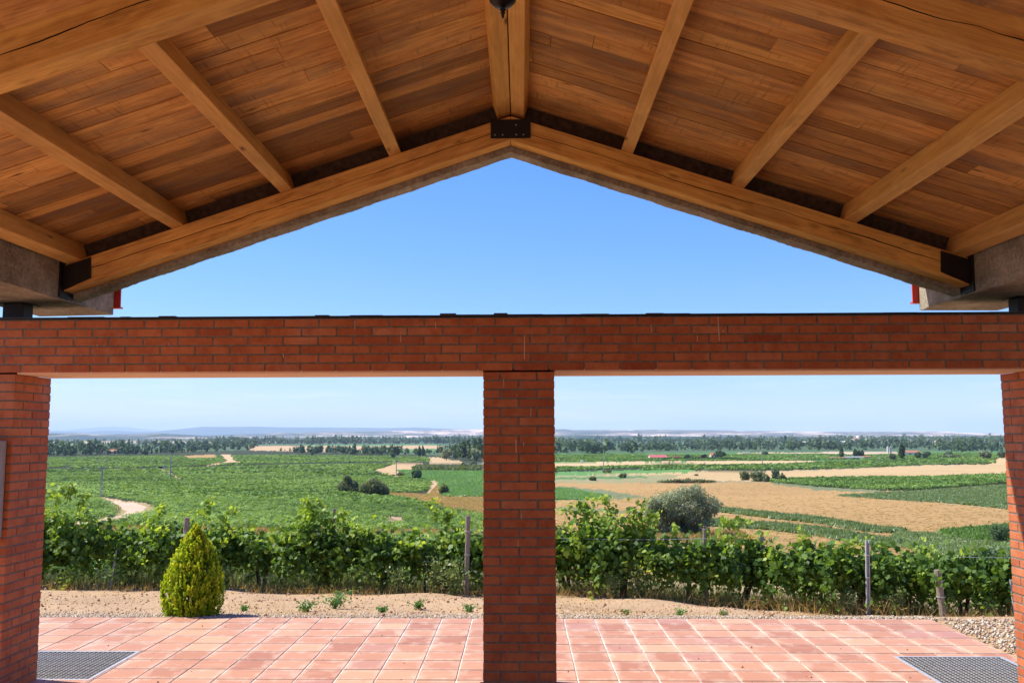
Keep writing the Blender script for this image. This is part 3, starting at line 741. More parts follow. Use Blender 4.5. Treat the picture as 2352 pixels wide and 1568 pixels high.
# ------------------------------------------------------------------ grapevine row
ROWB = [(-150, 1343), (100, 1347), (600, 1353), (1100, 1363), (1400, 1373), (1750, 1393), (2000, 1405), (2150, 1419), (2330, 1438), (2500, 1450)]
TOPS = [(-150, 1150), (75, 1145), (100, 1138), (150, 1122), (200, 1150), (240, 1196), (300, 1218), (345, 1196), (370, 1165), (395, 1190), (430, 1196), (460, 1180), (485, 1152), (520, 1185), (560, 1222), (600, 1240), (640, 1246), (670, 1205), (700, 1158), (725, 1160), (760, 1195), (800, 1190), (840, 1210), (880, 1236), (940, 1244), (985, 1200), (1005, 1150), (1030, 1190), (1060, 1206), (1108, 1196), (1190, 1190), (1280, 1190), (1300, 1172), (1345, 1166), (1395, 1150), (1430, 1165), (1470, 1175), (1500, 1215), (1540, 1246), (1600, 1256), (1640, 1232), (1675, 1192), (1700, 1204), (1740, 1232), (1790, 1256), (1835, 1240), (1880, 1262), (1935, 1256), (1985, 1246), (2030, 1278), (2075, 1262), (2120, 1264), (2180, 1262), (2225, 1276), (2260, 1320), (2330, 1335), (2500, 1340)]
rbx, rby = zip(*ROWB); tpx, tpy = zip(*TOPS)
def row_point(px):
    d = MN @ np.array([px-1176, -300, -2100.]); y = float(np.interp(px, [-150, 100, 1100, 1750, 2150, 2330, 2500], [14.3, 14.2, 14.0, 13.6, 13.2, 13.0, 12.9])); x = d[0]/d[1]*y
    return np.array([x, y, float(terrain(x, y))])
def top_height(x, y):
    qx, _ = project(np.array([[x, y, 0.]])); py = float(np.interp(qx[0], tpx, tpy))
    d = MN @ np.array([qx[0]-1176, 784-py, -2100.]); return H + d[2]/d[1]*y + .04
def cane(p0, p1, sag=.0):
    n = 14; p0, p1 = np.array(p0), np.array(p1); ts = np.linspace(0, 1, n)
    mid = (p0+p1)/2 + np.array([random.gauss(0, .1), random.gauss(0, .08), .12])
    P = ((1-ts)**2)[:, None]*p0 + (2*ts*(1-ts))[:, None]*mid + (ts**2)[:, None]*p1
    P[:, 2] -= sag*np.clip(ts-.7, 0, 1)**2*6; P[:, 0] += .02*np.sin(ts*9+random.random()*6); return P
def grape_foliage(base, half, ncane, per, shoots=(), lo=.30):
    Cs, Ns, Sz, Tn, Up = [], [], [], [], []
    stems = []; hv = random.uniform(.80, 1.0)+(.06 if ncane > 40 else 0)
    def along(P, k, young0, spread, s0):
        idx = np.sort(rng.uniform(0, len(P)-1.001, k)); i = idx.astype(int); f = (idx-i)[:, None]; pts = P[i]*(1-f)+P[i+1]*f; t = idx/(len(P)-1)
        off = rng.normal(size=(k, 3))*spread*(1-.45*t)[:, None]; off[:, 2] -= .01
        Cs.append(pts+off); nn = rng.normal(size=(k, 3))*.75 + np.array([-.25, -.30, .62]) + unit(off+1e-6)*.35; Ns.append(nn)
        Sz.append(rng.uniform(.75, 1.25, k)*s0*(1.05-.45*t)); Tn.append(np.clip(young0+ .62*np.clip(t-.62, 0, 1)/.38*rng.uniform(.3, 1, k) + rng.normal(0, .13, k), 0, 1))
        Up.append(np.tile([[0, 0, -1.]], (k, 1)) + rng.normal(size=(k, 3))*.5)
    head = np.array([base[0], base[1], base[2]+.42])
    for i in range(ncane):
        dx = random.uniform(-half, half); dy = random.gauss(0, .22); x, y = base[0]+dx, base[1]+dy
        ht = top_height(x, y)-base[2]; f = hv-abs(random.gauss(0, .25)); zt_ = base[2]+max(.5, ht*max(.45, f)-.02)
        P = cane(head+np.array([dx*.35, dy*.3, random.uniform(-.05, .12)]), (x, y, zt_), random.choice([0, 0, .05, .12]))
        along(P, per, .44+random.gauss(0, .15), .09, random.uniform(.072, .10))
    for i in range(4):      # loose whips
        x = base[0]+random.uniform(-half, half); y = base[1]+random.gauss(0, .12); z1 = top_height(x, y); d_ = random.gauss(0, .16)
        P = cane((x-d_, y, z1-.35), (x+d_, y, z1+random.uniform(.02, .22)), random.choice([0, .1])); along(P, 15, .68, .04, .07)
    for i in range(int(ncane*1.0)):   # drooping outer growth that hides the trunk zone
        dx = random.uniform(-half, half); dy = random.gauss(-.12, .22); z1 = base[2]+random.uniform(lo, .45)
        P = cane((base[0]+dx*.7, base[1]+dy*.5, base[2]+random.uniform(.6, .95)), (base[0]+dx, base[1]+dy, z1)); along(P, int(per*.8), .2, .09, .085)
    for (sx, sy, ex, ey) in shoots:     # long whips standing above the row
        d0 = MN @ np.array([sx-1176, 784-sy, -2100.]); d1 = MN @ np.array([ex-1176, 784-ey, -2100.]); yy = base[1]-.1
        P = cane(np.array([0, 0, H])+d0*yy/d0[1], np.array([0, 0, H])+d1*yy/d1[1], .05); along(P, 44, .6, .055, .078)
        sm = MB(); sm.tube([tuple(q) for q in P[::4]], [.006, .005, .004, .003][:len(P[::4])], 4); stems.append(sm)
    C, Nn, S_, T, U_ = map(np.concatenate, (Cs, Ns, Sz, Tn, Up))
    V, F = leaves(C, Nn, S_, GRAPE, .3, U_); return V, F, T, stems
SHOOTS = {0: [(92, 1160, 118, 1118), (125, 1160, 150, 1112)], 1: [(160, 1150, 168, 1112), (190, 1165, 205, 1135)], 2: [(345, 1215, 375, 1158)], 3: [(470, 1190, 487, 1150), (515, 1200, 545, 1172)], 4: [(700, 1180, 702, 1148), (722, 1172, 690, 1150)], 5: [(722, 1185, 705, 1150), (790, 1200, 803, 1180)],
          7: [(1005, 1200, 1003, 1142), (1030, 1200, 1040, 1180)], 9: [(1330, 1200, 1283, 1168), (1345, 1190, 1305, 1152), (1350, 1185, 1342, 1150)], 10: [(1405, 1190, 1388, 1142), (1435, 1190, 1492, 1142), (1440, 1190, 1520, 1190), (1480, 1220, 1512, 1182)],
          11: [(1560, 1262, 1548, 1206)], 12: [(1680, 1235, 1668, 1186), (1690, 1215, 1725, 1195)], 13: [(1835, 1265, 1838, 1230)], 14: [(1930, 1268, 1990, 1244)], 15: [(2080, 1280, 2150, 1262)], 16: [(2190, 1300, 2215, 1265), (2200, 1310, 2240, 1300)]}
vdesc = ['tallest grapevine, bright leaves, right beside the left brick column', 'dense tall grapevine second from the left brick column', 'low grapevine left of the small golden conifer', 'grapevine right behind the small golden conifer and wooden stake', 'low grapevine right of the small golden conifer', 'tall grapevine with a shoot leaning left over the field and a leaning stake in it',
         'grapevine with dark hollow below, between leaning stake and metal stake', 'grapevine at the tall shoot just left of the weathered stake near the middle column', 'grapevine half hidden behind the left side of the middle column', 'grapevine half hidden behind the right side of the middle column', 'tall grapevine with arching shoots beside the middle column', 'low grapevine in front of the grey willow',
         'grapevine with the curled shoot right of the willow', 'grapevine before the wheat, between curled shoot and shiny steel stake', 'grapevine at the shiny leaning steel stake', 'grapevine between shiny steel stake and short wooden post', 'grapevine behind the short wooden post', 'low grapevine beside the right brick column']
for _p in (100, 600, 1100, 1700, 2150, 2330): print('row', _p, np.round(row_point(_p), 2), project(row_point(_p)[None])[1].round())
vpx = [30, 150, 305, 455, 600, 745, 880, 1020, 1150, 1300, 1420, 1570, 1700, 1830, 1950, 2080, 2190, 2310]
for i, px in enumerate(vpx):
    b = row_point(px); b[1] += random.uniform(-.2, .2); b[2] = float(terrain(b[0], b[1]))
    t = thing('grapevine', vdesc[i], 'grapevine', tuple(b), 'grapevines in the front row')
    tall = i in (0, 1, 5, 9, 10); V, F, T, stems = grape_foliage(b, .72, 44 if tall else 32, 42, SHOOTS.get(i, ()), .02)
    np_mesh('foliage', V, F, T, 'vine', t)
    x, y, z = b
    for k in range(2):
        tr = MB()
        a = random.uniform(-.1, .1); tr.tube([(x+k*.05, y, z-.05), (x+a*.5+k*.06, y+.02, z+.15), (x+a+k*.09, y-.02, z+.32), (x+a+(.2 if k else -.2), y, z+.52), (x+a+(.5 if k else -.5), y, z+.62)], [.036, .030, .027, .02, .012], 7); tr.build('trunk' if k == 0 else 'side_trunk', 'bark', t, smooth=True)
    
    for sm in stems: sm.build('cane', 'bark', t)
# stakes and posts of the row
def stake(px, py0, ptop, ytop, w, name, label, m_, dy=0., square=False):
    b = row_point(px); b[0] *= (b[1]+dy)/b[1]; b[1] += dy; b[2] = float(terrain(b[0], b[1])); d = MN @ np.array([ptop-1176, 784-ytop, -2100.]); e = np.array([0, 0, H])+d*b[1]/d[1]
    t = thing(name, label, 'vineyard stake', tuple(b), 'stakes of the front vine row'); m = MB()
    P0 = np.array([b[0], b[1], b[2]-.1])
    if square:
        up = Vector((0, 1, 0)); d_ = Vector(e)-Vector(P0)
        for a in (-1, 1):
            s_ = Vector((a*w*.36, 0, 0)); r = [Vector(P0)+s_+Vector(q) for q in ((-w*.1, -w*.3, 0), (w*.1, -w*.3, 0), (w*.1, w*.3, 0), (-w*.1, w*.3, 0))]; m.quad_box([tuple(p) for p in r]+[tuple(p+d_) for p in r])
        r = [Vector(P0)+Vector(q) for q in ((-w*.4, w*.2, 0), (w*.4, w*.2, 0), (w*.4, w*.3, 0), (-w*.4, w*.3, 0))]; m.quad_box([tuple(p) for p in r]+[tuple(p+d_) for p in r])
    else:
        k = 7; pts = [tuple(P0+(e-P0)*j/k+np.array([random.gauss(0, .003), 0, 0])) for j in range(k+1)]; m.tube(pts, [w/2*random.uniform(.9, 1.08) for _ in pts], 9)
    m.build('shaft', m_, t, fix=True)
    for ft in (.82, .55): m = MB(); q = P0+(e-P0)*ft; m.tube([tuple(q-np.array([0, 0, .006])), tuple(q+np.array([0, 0, .006]))], w*.61, 8); m.build('wire_tie', 'galv', t)
    return e
e0 = stake(425, 1349, 430, 1188, .075, 'wooden_stake', 'weathered round wooden stake behind the small golden conifer', 'post', -.45)
e1 = stake(757, 1352, 769, 1168, .055, 'wooden_stake', 'grey wooden stake leaning right in the tall vine left of centre', 'post', .12)
stake(977, 1362, 977, 1268, .028, 'metal_stake', 'thin dark metal stake left of the middle column', 'steel', -.35)
e2 = stake(1072, 1364, 1075, 1184, .075, 'wooden_stake', 'tall weathered wooden stake bound with wire beside the middle column', 'post', -.45)
e3 = stake(1617, 1384, 1617, 1214, .050, 'wooden_stake', 'slim dark wooden stake in front of the willow', 'post', -.18)
e4 = stake(1980, 1404, 1992, 1240, .055, 'metal_stake', 'shiny galvanised steel stake leaning right, in the vines on the right', 'galv', -.50, True)
e5 = stake(2153, 1425, 2153, 1308, .10, 'wooden_post', 'short thick wooden post at the far corner of the terrace', 'post', -.45)
e6 = stake(2314, 1445, 2322, 1330, .035, 'metal_stake', 'thin galvanised stake beside the right column', 'galv', -.40, True)
stake(262, 1350, 268, 1262, .022, 'metal_stake', 'thin metal stake among the vines near the left column', 'galv', -.35, True)
stake(1748, 1394, 1749, 1232, .04, 'metal_stake', 'grey steel stake with its top just above the vines behind the curled shoot', 'galv', .1, True)
for pa, pb, ya, yb, nm in ((1075, 1617, 1205, 1225, 'lower'), (2153, 2600, 1330, 1322, 'fine')):
    A = row_point(pa); B = row_point(pb); A[1] -= .42; B[1] -= .42
    t = MB(); a = np.array([A[0], A[1], A[2]+.95]); b_ = np.array([B[0], B[1], B[2]+1.0]); t.tube([tuple(a+(b_-a)*s-np.array([0, 0, .05*math.sin(math.pi*s)])) for s in np.linspace(0, 1, 9)], .0025, 4)
    tag(t.build('trellis_wire', 'galv'), 'thin trellis wire strung from the wooden stake beside the middle column' if pa == 1075 else 'thin trellis wire strung right from the short wooden post', 'wire', 'trellis wires')

# ------------------------------------------------------------------ golden conifer
def thuja():
    b = np.array([-3.225, 9.17, 0.]); b[2] = float(terrain(b[0], b[1])); Ht = .875
    t = thing('dwarf_conifer', 'small golden green teardrop conifer growing in the gravel at the terrace edge', 'conifer', tuple(b))
    def rad(h): return .290*math.sqrt(max(0, 1-((h-.27)/.73)**2))**2.05 if h > .27 else .290*(.74+.26*math.sin(h/.27*math.pi/2))
    C, Nn, S_, T, U_ = [], [], [], [], []
    for i in range(760):
        h = random.random()**1.12; a = random.uniform(0, 2*math.pi); r = rad(h)*random.uniform(.86, 1.03)*(1+.04*math.sin(a*5+h*9)); p = np.array([r*math.cos(a), r*math.sin(a), h*Ht])
        out = np.array([math.cos(a), math.sin(a), .12]); L_ = random.uniform(.07, .15)*(1-.35*h); d = np.array([out[0]*.16, out[1]*.16, 1])
        tone = random.gauss(.52, .12)
        for k in range(17):
            s = random.random(); q = p + d*L_*(s-.75) + rng.normal(size=3)*np.array([.011, .011, .006])*(1.25-s)
            if q[2] < .0: q[2] = random.uniform(0, .03)
            C.append(q+b); Nn.append(out+rng.normal(size=3)*.8); S_.append(random.uniform(.020, .036)); T.append(tone+.42*(s-.4)+random.gauss(0, .08)); U_.append(d+rng.normal(size=3)*.25)
    V, F = leaves(np.array(C), np.array(Nn), np.array(S_), LEAF6, .1, np.array(U_), .75)
    np_mesh('foliage', V, F, np.clip(np.array(T), 0, 1), 'thuja', t)
    m = MB(); m.tube([(b[0], b[1], b[2]-.03), (b[0], b[1], b[2]+.25), (b[0], b[1], b[2]+.68)], [.03, .022, .006], 8); m.build('trunk', 'bark', t)
    C = []; n = 2600; hh = rng.random(n)**1.1; aa = rng.uniform(0, 6.283, n); rr = np.array([rad(h) for h in hh])*rng.uniform(.35, .82, n)
    C = np.stack([rr*np.cos(aa), rr*np.sin(aa), hh*Ht*.96], 1)+b
    V, F = leaves(C, rng.normal(size=(n, 3)), rng.uniform(.03, .05, n), LEAF6, .1, np.tile([[0, 0, 1.]], (n, 1)))
    np_mesh('inner_foliage', V, F, rng.uniform(0, .25, n), 'thuja', t)
thuja()

# ------------------------------------------------------------------ grasses, weeds, stones
def blades(name, P, h, w, m_, tone, lean=.35, label=None):
    n = len(P); U_ = np.tile([[0, 0, 1.]], (n, 1))+rng.normal(size=(n, 3))*lean; Nn = rng.normal(size=(n, 3)); Nn[:, 2] *= .2
    Cc = P + np.array([0, 0, 1])*(h*.45)[:, None]; V, F = leaves(Cc, Nn, h, BLADE, .15, U_, 1.)
    V = V.reshape(n, 3, 3); base = (V[:, 0]+V[:, 1])/2; V[:, 0] = base+(V[:, 0]-base)*(w/h)[:, None]; V[:, 1] = base+(V[:, 1]-base)*(w/h)[:, None]
    o = np_mesh(name, V.reshape(-1, 3), F, tone, m_); tag(o, label, kind='stuff'); return o
def along_row(n, y0, y1, x0=-150, x1=2480):
    px = rng.uniform(x0, x1, n); py = np.interp(px, rbx, rby); Q = np.array([row_point(q) for q in np.linspace(x0, x1, 60)]); f = (px-x0)/(x1-x0)*59; P = np.stack([np.interp(f, range(60), Q[:, k]) for k in range(3)], 1); P[:, 1] += rng.uniform(y0, y1, n); P[:, 2] = terrain(P[:, 0], P[:, 1]); return P
n = 15000; P = along_row(n, -.75, .55); cl = .5+.5*np.sin(P[:, 0]*3.1)*np.sin(P[:, 0]*1.27+1); keep = rng.random(n) < .35+.65*cl; P = P[keep]; n = len(P)
right = np.clip((P[:, 0]+.5)/4, 0, 1)
blades('dry_grass', P, rng.uniform(.08, .24, n)*(.8+.5*right), rng.uniform(.004, .010, n), 'dry', rng.uniform(0, 1, n), .55, 'dry straw coloured grass along the foot of the vines')
n = 17000; P = along_row(n, -.3, .8); keep = rng.random(n) < .5+.5*(np.sin(P[:, 0]*2.3+2) > .0); P = P[keep]; n = len(P)
blades('green_grass', P, rng.uniform(.14, .46, n), rng.uniform(.006, .014, n), 'weed', rng.uniform(.2, 1, n), .35, 'green weeds and grass growing under the vines')
n = 5200; X = rng.uniform(-8, 6, n); Y = 8.9+np.abs(rng.normal(0, 1.6, n)); keep = (np.sin(X*1.9+np.sin(Y*2)*1.5)+rng.normal(0, .6, n) > .3) & (Y < 13.2); X, Y = X[keep], Y[keep]; P = np.stack([X, Y, terrain(X, Y)], 1); n = len(P)
blades('straw', P, rng.uniform(.02, .08, n), rng.uniform(.003, .006, n), 'dry', rng.uniform(0, 1, n), 1.1, 'scattered short straw and dead grass on the dirt strip')
def weed(b, size, label, m_='weed', n=340, tall=1., stems=16):
    t = thing('weed', label, 'weed', tuple(b), 'weeds on the strip between terrace and vines'); mb = MB(); C, S_, T, Nn = [], [], [], []
    for i in range(stems):
        a = random.uniform(0, 6.283); r = size*random.uniform(.2, 1)*.55/tall; hh = size*random.uniform(.45, 1)*tall*.75
        e = b+np.array([r*math.cos(a), r*math.sin(a), hh]); mid = b+np.array([r*.35*math.cos(a), r*.35*math.sin(a), hh*.6])
        mb.tube([tuple(b-np.array([0, 0, .01])), tuple(mid), tuple(e)], [.004, .003, .0015], 4)
        for k in range(n//stems):
            s = random.uniform(.15, 1); q = (1-s)**2*b+2*s*(1-s)*mid+s*s*e; C.append(q+rng.normal(size=3)*.022*size/.3); S_.append(random.uniform(.018, .04)*(size/.3)**.5); T.append(random.gauss(.35, .25)); Nn.append(rng.normal(size=3)+[0, 0, .7])
    V, F = leaves(np.array(C), np.array(Nn), np.array(S_), LEAF6, .2, None, .8); np_mesh('leaves', V, F, np.clip(np.array(T), 0, 1), m_, t); mb.build('stem', m_, t)
for px, py, s, lab, mm in ((768, 1397, .36, 'largest green weed on the dirt strip, left of centre', 'weedgreen'), (703, 1404, .20, 'low pale green weed just left of the largest weed', 'weedgreen'), (878, 1406, .13, 'low green weed in the gravel right of the largest weed', 'weedgreen'), (958, 1399, .21, 'green weed with a thin stalk between two low weeds', 'weedgreen'),
                         (1078, 1405, .15, 'low spreading weed close to the middle column', 'weedgreen'), (560, 1403, .10, 'small weed on the dirt just right of the golden conifer', 'weedgreen'), (1440, 1412, .10, 'small grass tuft at the terrace edge right of the middle column', 'weed'), (1560, 1414, .12, 'grass tuft at the terrace edge below the willow', 'weedgreen'), (1660, 1414, .11, 'low grass tuft at the terrace edge, further right of the willow', 'weed')):
    b = at1(px, py); weed(b, s, lab, mm, 260, .8)
for px, dy, s, lab in ((925, -.55, .42, 'feathery pale weed at the vine foot right of the leaning stake'), (1010, -.5, .55, 'tall bright green feathery weed left of the weathered stake'), (1052, -.7, .60, 'tallest pale fennel like weed beside the weathered stake'), (1455, -.55, .52, 'fennel like weed with pale heads right of the middle column'), (1395, -.6, .40, 'yellowish weed under the tall vine right of the middle column'),
                     (2010, -.5, .42, 'feathery weed at the foot of the shiny steel stake'), (1905, -.5, .35, 'pale weed under the vines left of the shiny steel stake'), (545, -.5, .36, 'dry feathery weed behind the golden conifer on its right'), (205, -.5, .34, 'tangled dry weed under the vines by the left column'), (2225, -.4, .38, 'weed on the dry grass right of the short wooden post')):
    b = row_point(px); b[1] += dy; b[2] = float(terrain(b[0], b[1])); weed(b, s, lab, 'weed', 620, 1.25, 24)
def stones(name, P, s, m_, tone, label):
    n = len(P); base = np.array([(0, 0, 1), (.9, 0, .1), (.28, .86, .1), (-.73, .53, .05), (-.73, -.53, .1), (.28, -.86, .05), (0, 0, -.9)], float)
    tri = np.array([(0, 1, 2), (0, 2, 3), (0, 3, 4), (0, 4, 5), (0, 5, 1), (6, 2, 1), (6, 3, 2), (6, 4, 3), (6, 5, 4), (6, 1, 5)])
    A = rng.normal(size=(n, 3, 3)); Q, _ = np.linalg.qr(A); Vb = base[None]*rng.uniform(.7, 1.3, (n, 7, 1))*np.stack([np.ones(n), rng.uniform(.6, 1, n), rng.uniform(.45, .8, n)], 1)[:, None, :]
    V = np.einsum('nij,nkj->nki', Q, Vb)*s[:, None, None] + P[:, None, :] + np.array([0, 0, 1])*(s*.3)[:, None, None]
    F = (tri[None]+np.arange(n)[:, None, None]*7).reshape(-1, 3)
    tag(np_mesh(name, V.reshape(-1, 3), F, np.repeat(tone, 10), m_), label, kind='stuff')
n = 17000; X = rng.uniform(-6.0, 3.9, n); Y = 8.87-.016*X+rng.exponential(.24, n); P = np.stack([X, Y, terrain(X, Y)-.006], 1)
stones('gravel', P, rng.uniform(.005, .018, n), 'stone', rng.uniform(.1, .9, n), 'pale gravel strip along the terrace edge')
n = 5200; X = rng.uniform(3.84, 6.5, n); Y = rng.uniform(6.3, 8.75, n); P = np.stack([X, Y, np.full(n, -.125)+rng.uniform(0, .02, n)+np.clip(.06-.02*(X-3.84), 0, .06)], 1)
stones('white_gravel', P, rng.uniform(.009, .024, n), 'stone', rng.uniform(.3, .95, n), 'heap of whitish gravel right of the terrace')
n = 9000; X = rng.uniform(-8, 6, n); Y = rng.uniform(8.95, 13.9, n)**1; P = np.stack([X, Y, terrain(X, Y)], 1)
stones('dirt_clods', P, rng.exponential(.0045, n)+.003, 'clod', rng.random(n), 'loose clods and pebbles on the dirt strip')

n = 260; X = rng.uniform(-5, 3.7, n); Y = rng.uniform(6.4, 8.7, n); P = np.stack([X, Y, np.full(n, FL)], 1)
stones('debris', P, rng.exponential(.0025, n)+.0015, 'clod', rng.uniform(0, .5, n), 'crumbs of soil and grit on the terrace tiles')
# ------------------------------------------------------------------ vineyards and woods
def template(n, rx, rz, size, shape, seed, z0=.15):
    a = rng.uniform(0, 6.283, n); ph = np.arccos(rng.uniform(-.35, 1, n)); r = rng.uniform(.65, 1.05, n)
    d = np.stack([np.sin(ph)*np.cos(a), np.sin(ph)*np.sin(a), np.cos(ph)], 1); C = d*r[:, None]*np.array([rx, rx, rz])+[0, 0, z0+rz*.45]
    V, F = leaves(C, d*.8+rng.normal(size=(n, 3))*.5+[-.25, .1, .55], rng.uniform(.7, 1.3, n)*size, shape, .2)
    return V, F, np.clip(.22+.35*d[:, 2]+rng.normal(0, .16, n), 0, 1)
def tile(temps, P, scale, rot, tshift):
    """repeat small templates at many places, as one mesh"""
    parts = []; which = rng.integers(0, len(temps), len(P))
    for k, (V, F, T) in enumerate(temps):
        m = which == k
        if not m.any(): continue
        q, s, a, ts = P[m], scale[m], rot[m], tshift[m]; c, sn = np.cos(a), np.sin(a); n = len(q)
        X = V[None, :, 0]*c[:, None]-V[None, :, 1]*sn[:, None]; Y = V[None, :, 0]*sn[:, None]+V[None, :, 1]*c[:, None]; Z = np.broadcast_to(V[None, :, 2], X.shape)
        VV = np.stack([X*s[:, 0, None], Y*s[:, 0, None], Z*s[:, 1, None]], 2)+q[:, None, :]
        FF = (F[None]+(np.arange(n)*len(V))[:, None, None]).reshape(-1, F.shape[1]); TT = np.clip(T[None]+ts[:, None], 0, 1).ravel()
        parts.append((VV.reshape(-1, 3), FF, TT))
    return merge(parts)
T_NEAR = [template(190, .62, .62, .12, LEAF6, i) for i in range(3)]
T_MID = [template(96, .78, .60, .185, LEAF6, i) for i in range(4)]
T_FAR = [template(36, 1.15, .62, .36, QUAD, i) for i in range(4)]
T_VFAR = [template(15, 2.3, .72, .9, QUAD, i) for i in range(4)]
def vineyard(name, poly, label, ang=.3, holes=(), yr=(17, 1100), dens=1., tone=0., hs=1.):
    pts = []; tot = 0; parts = {6: [], 4: []}
    for (ya, yb, sx, sy, temps, jit) in ((17, 62, 1.0, 1.9, T_NEAR, .2), (62, 170, .95, 2.5, T_MID, .14), (170, 420, 1.5, 3.2, T_FAR, .3), (420, 1200, 4.2, 4.6, T_VFAR, 1.)):
        ya, yb = max(ya, yr[0]), min(yb, yr[1])
        if ya >= yb: continue
        sx, sy = sx/dens, sy/dens; R_ = yb*1.25; g1, g2 = np.meshgrid(np.arange(-R_, R_, sx), np.arange(-R_*.2, R_*1.25, sy)); c, s = math.cos(ang), math.sin(ang)
        X = (g1*c-g2*s).ravel(); Y = (g1*s+g2*c).ravel(); m = (Y > ya) & (Y < yb) & (np.abs(X) < Y*.62); X, Y = X[m], Y[m]
        X = X+rng.normal(0, jit, len(X)); Y = Y+rng.normal(0, jit, len(X)); Z = terrain(X, Y); P = np.stack([X, Y, Z], 1); qx, qy = project(P); k = inside(qx, qy, poly)
        for h in holes: k &= ~inside(qx, qy, h)
        k &= rng.random(len(k)) > .07
        P = P[k]
        if not len(P): continue
        n = len(P); sc_ = np.stack([rng.uniform(.8, 1.25, n), rng.uniform(.75, 1.25, n)*hs], 1)
        var = .10*np.sin(P[:, 0]/23+P[:, 1]/31)+.05*np.sin(P[:, 1]/9)
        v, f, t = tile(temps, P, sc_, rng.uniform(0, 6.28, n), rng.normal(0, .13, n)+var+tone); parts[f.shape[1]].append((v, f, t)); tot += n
    out = []
    for k, pl in parts.items():
        if pl:
            # quads padded to six corners would waste faces, so each kind of leaf gets its own mesh
            out.append(merge(pl))
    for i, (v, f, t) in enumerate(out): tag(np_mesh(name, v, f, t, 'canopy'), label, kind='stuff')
    print(name, tot, sum(len(o[1]) for o in out))
HOLES = [[(212, 1138), (262, 1143), (352, 1158), (360, 1180), (300, 1200), (200, 1222), (120, 1226), (120, 1200), (262, 1186), (266, 1168), (240, 1154)],
         [(417, 1046), (495, 1043.5), (500, 1051), (430, 1052)], [(505, 1043), (530, 1043), (541, 1059), (560, 1061), (500, 1066), (470, 1072), (484, 1066), (518, 1059)],
         [(365, 1073), (376, 1073), (422, 1103), (408, 1103)], [(856, 1081), (906, 1065), (950, 1064), (985, 1070), (945, 1076), (925, 1094), (905, 1098), (885, 1088)],
         [(888, 1188), (922, 1188), (926, 1203), (882, 1204)], [(-400, 1223), (1112, 1222), (1112, 1240), (-400, 1240)], [(75, 1073), (142, 1074), (155, 1068), (170, 1067), (168, 1072), (160, 1077), (148, 1080), (75, 1078.2)],
         [(155, 1077), (367, 1073.2), (583, 1066), (700, 1062.6), (880, 1059.5), (905, 1061), (880, 1062.8), (583, 1069.3), (367, 1077), (155, 1080)]]
vineyard('vineyard', [(-60, 1049), (130, 1049), (400, 1046), (583, 1036), (700, 1044), (985, 1049), (983, 1060), (905, 1062), (912, 1075), (930, 1095), (968, 1102), (990, 1108), (980, 1130), (892, 1131), (889, 1139), (955, 1151), (1020, 1168), (1125, 1186), (1125, 1330), (-60, 1400)], 'broad green vineyard sloping down to the left of the middle column', .25, HOLES, hs=.62, tone=.14, dens=.86)
vineyard('vineyard', [(1262, 1074), (1560, 1069), (1810, 1066), (2100, 1054), (2290, 1051), (2277, 1065), (2129, 1066.5), (1943, 1076), (1769, 1080), (1570, 1078), (1262, 1083)], 'narrow band of vines between two stubble fields on the right', .1, ([(1262, 1083), (1420, 1076), (1560, 1073), (1769, 1067), (1769, 1069.5), (1570, 1076), (1440, 1080), (1262, 1088)],))
vineyard('vineyard', [(1262, 1043), (1500, 1044), (2360, 1040), (2360, 1050), (2100, 1053), (1810, 1058), (1560, 1058), (1262, 1060)], 'far vineyard in front of the river woods on the right', .05)
vineyard('vineyard', [(1776, 1102), (1918, 1098), (2141, 1094.5), (2330, 1088), (2330, 1109), (2099, 1125.5), (2032, 1125.5), (1893, 1118), (1769, 1107)], 'vineyard wedge between the wheat fields on the right', .15, (), (17, 400))
def tufts(name, poly, n, label, m_, size, h, tone0=0., yr=None):
    """unordered low growth scattered over a field outline"""
    xs, ys = zip(*poly); px = rng.uniform(min(xs), max(xs), n*3); py = rng.uniform(min(ys), max(ys), n*3); k = inside(px, py, poly); P = at(px[k][:n], py[k][:n]); n = len(P)
    sc_ = np.stack([rng.uniform(.6, 1.2, n)*size, rng.uniform(.6, 1.2, n)*h], 1); v, f, t = tile(T_TUFT, P, sc_, rng.uniform(0, 6.28, n), rng.normal(0, .1, n)+tone0); tag(np_mesh(name, v, f, t, m_), label, kind='stuff')
T_TUFT = []
for i in range(4):
    n = 14; Cc = rng.normal(size=(n, 3))*[.5, .5, .0]+[0, 0, .4]; V, F = leaves(Cc, rng.normal(size=(n, 3))*[.5, .5, .3]+[-.3, .1, .8], rng.uniform(.7, 1.1, n), BLADE, .1, np.tile([[0, 0, 1.]], (n, 1))+rng.normal(size=(n, 3))*.35, .5); T_TUFT.append((V, F, rng.uniform(.2, .6, n)))
tufts('reeds', [(1652, 1166), (1769, 1179), (1888, 1190), (2000, 1212), (2080, 1219), (2050, 1224), (1990, 1221), (1880, 1202), (1769, 1190), (1640, 1174)], 2600, 'upper stripe of tall green reeds crossing the wheat', 'weed', .55, .75, -.1)
tufts('reeds', [(1620, 1194), (1769, 1204), (1888, 1214), (2000, 1236), (2080, 1250), (2040, 1258), (1980, 1250), (1880, 1231), (1769, 1217), (1610, 1207)], 3200, 'lower stripe of tall green reeds crossing the wheat', 'weed', .5, .7, -.1)
tufts('rough_grass', [(1923, 1138), (2042, 1130), (2120, 1127), (2300, 1113), (2360, 1112), (2360, 1175), (2300, 1167), (2166, 1154), (2017, 1145)], 4200, 'grey green rough grass below the vineyard wedge', 'weed', .8, .6, -.15)
tufts('rough_grass', [(2060, 1222), (2180, 1228), (2360, 1215), (2360, 1330), (2250, 1300), (2140, 1272), (2040, 1246)], 3800, 'rough grass slope beside the right column', 'weed', .5, .5, .0)
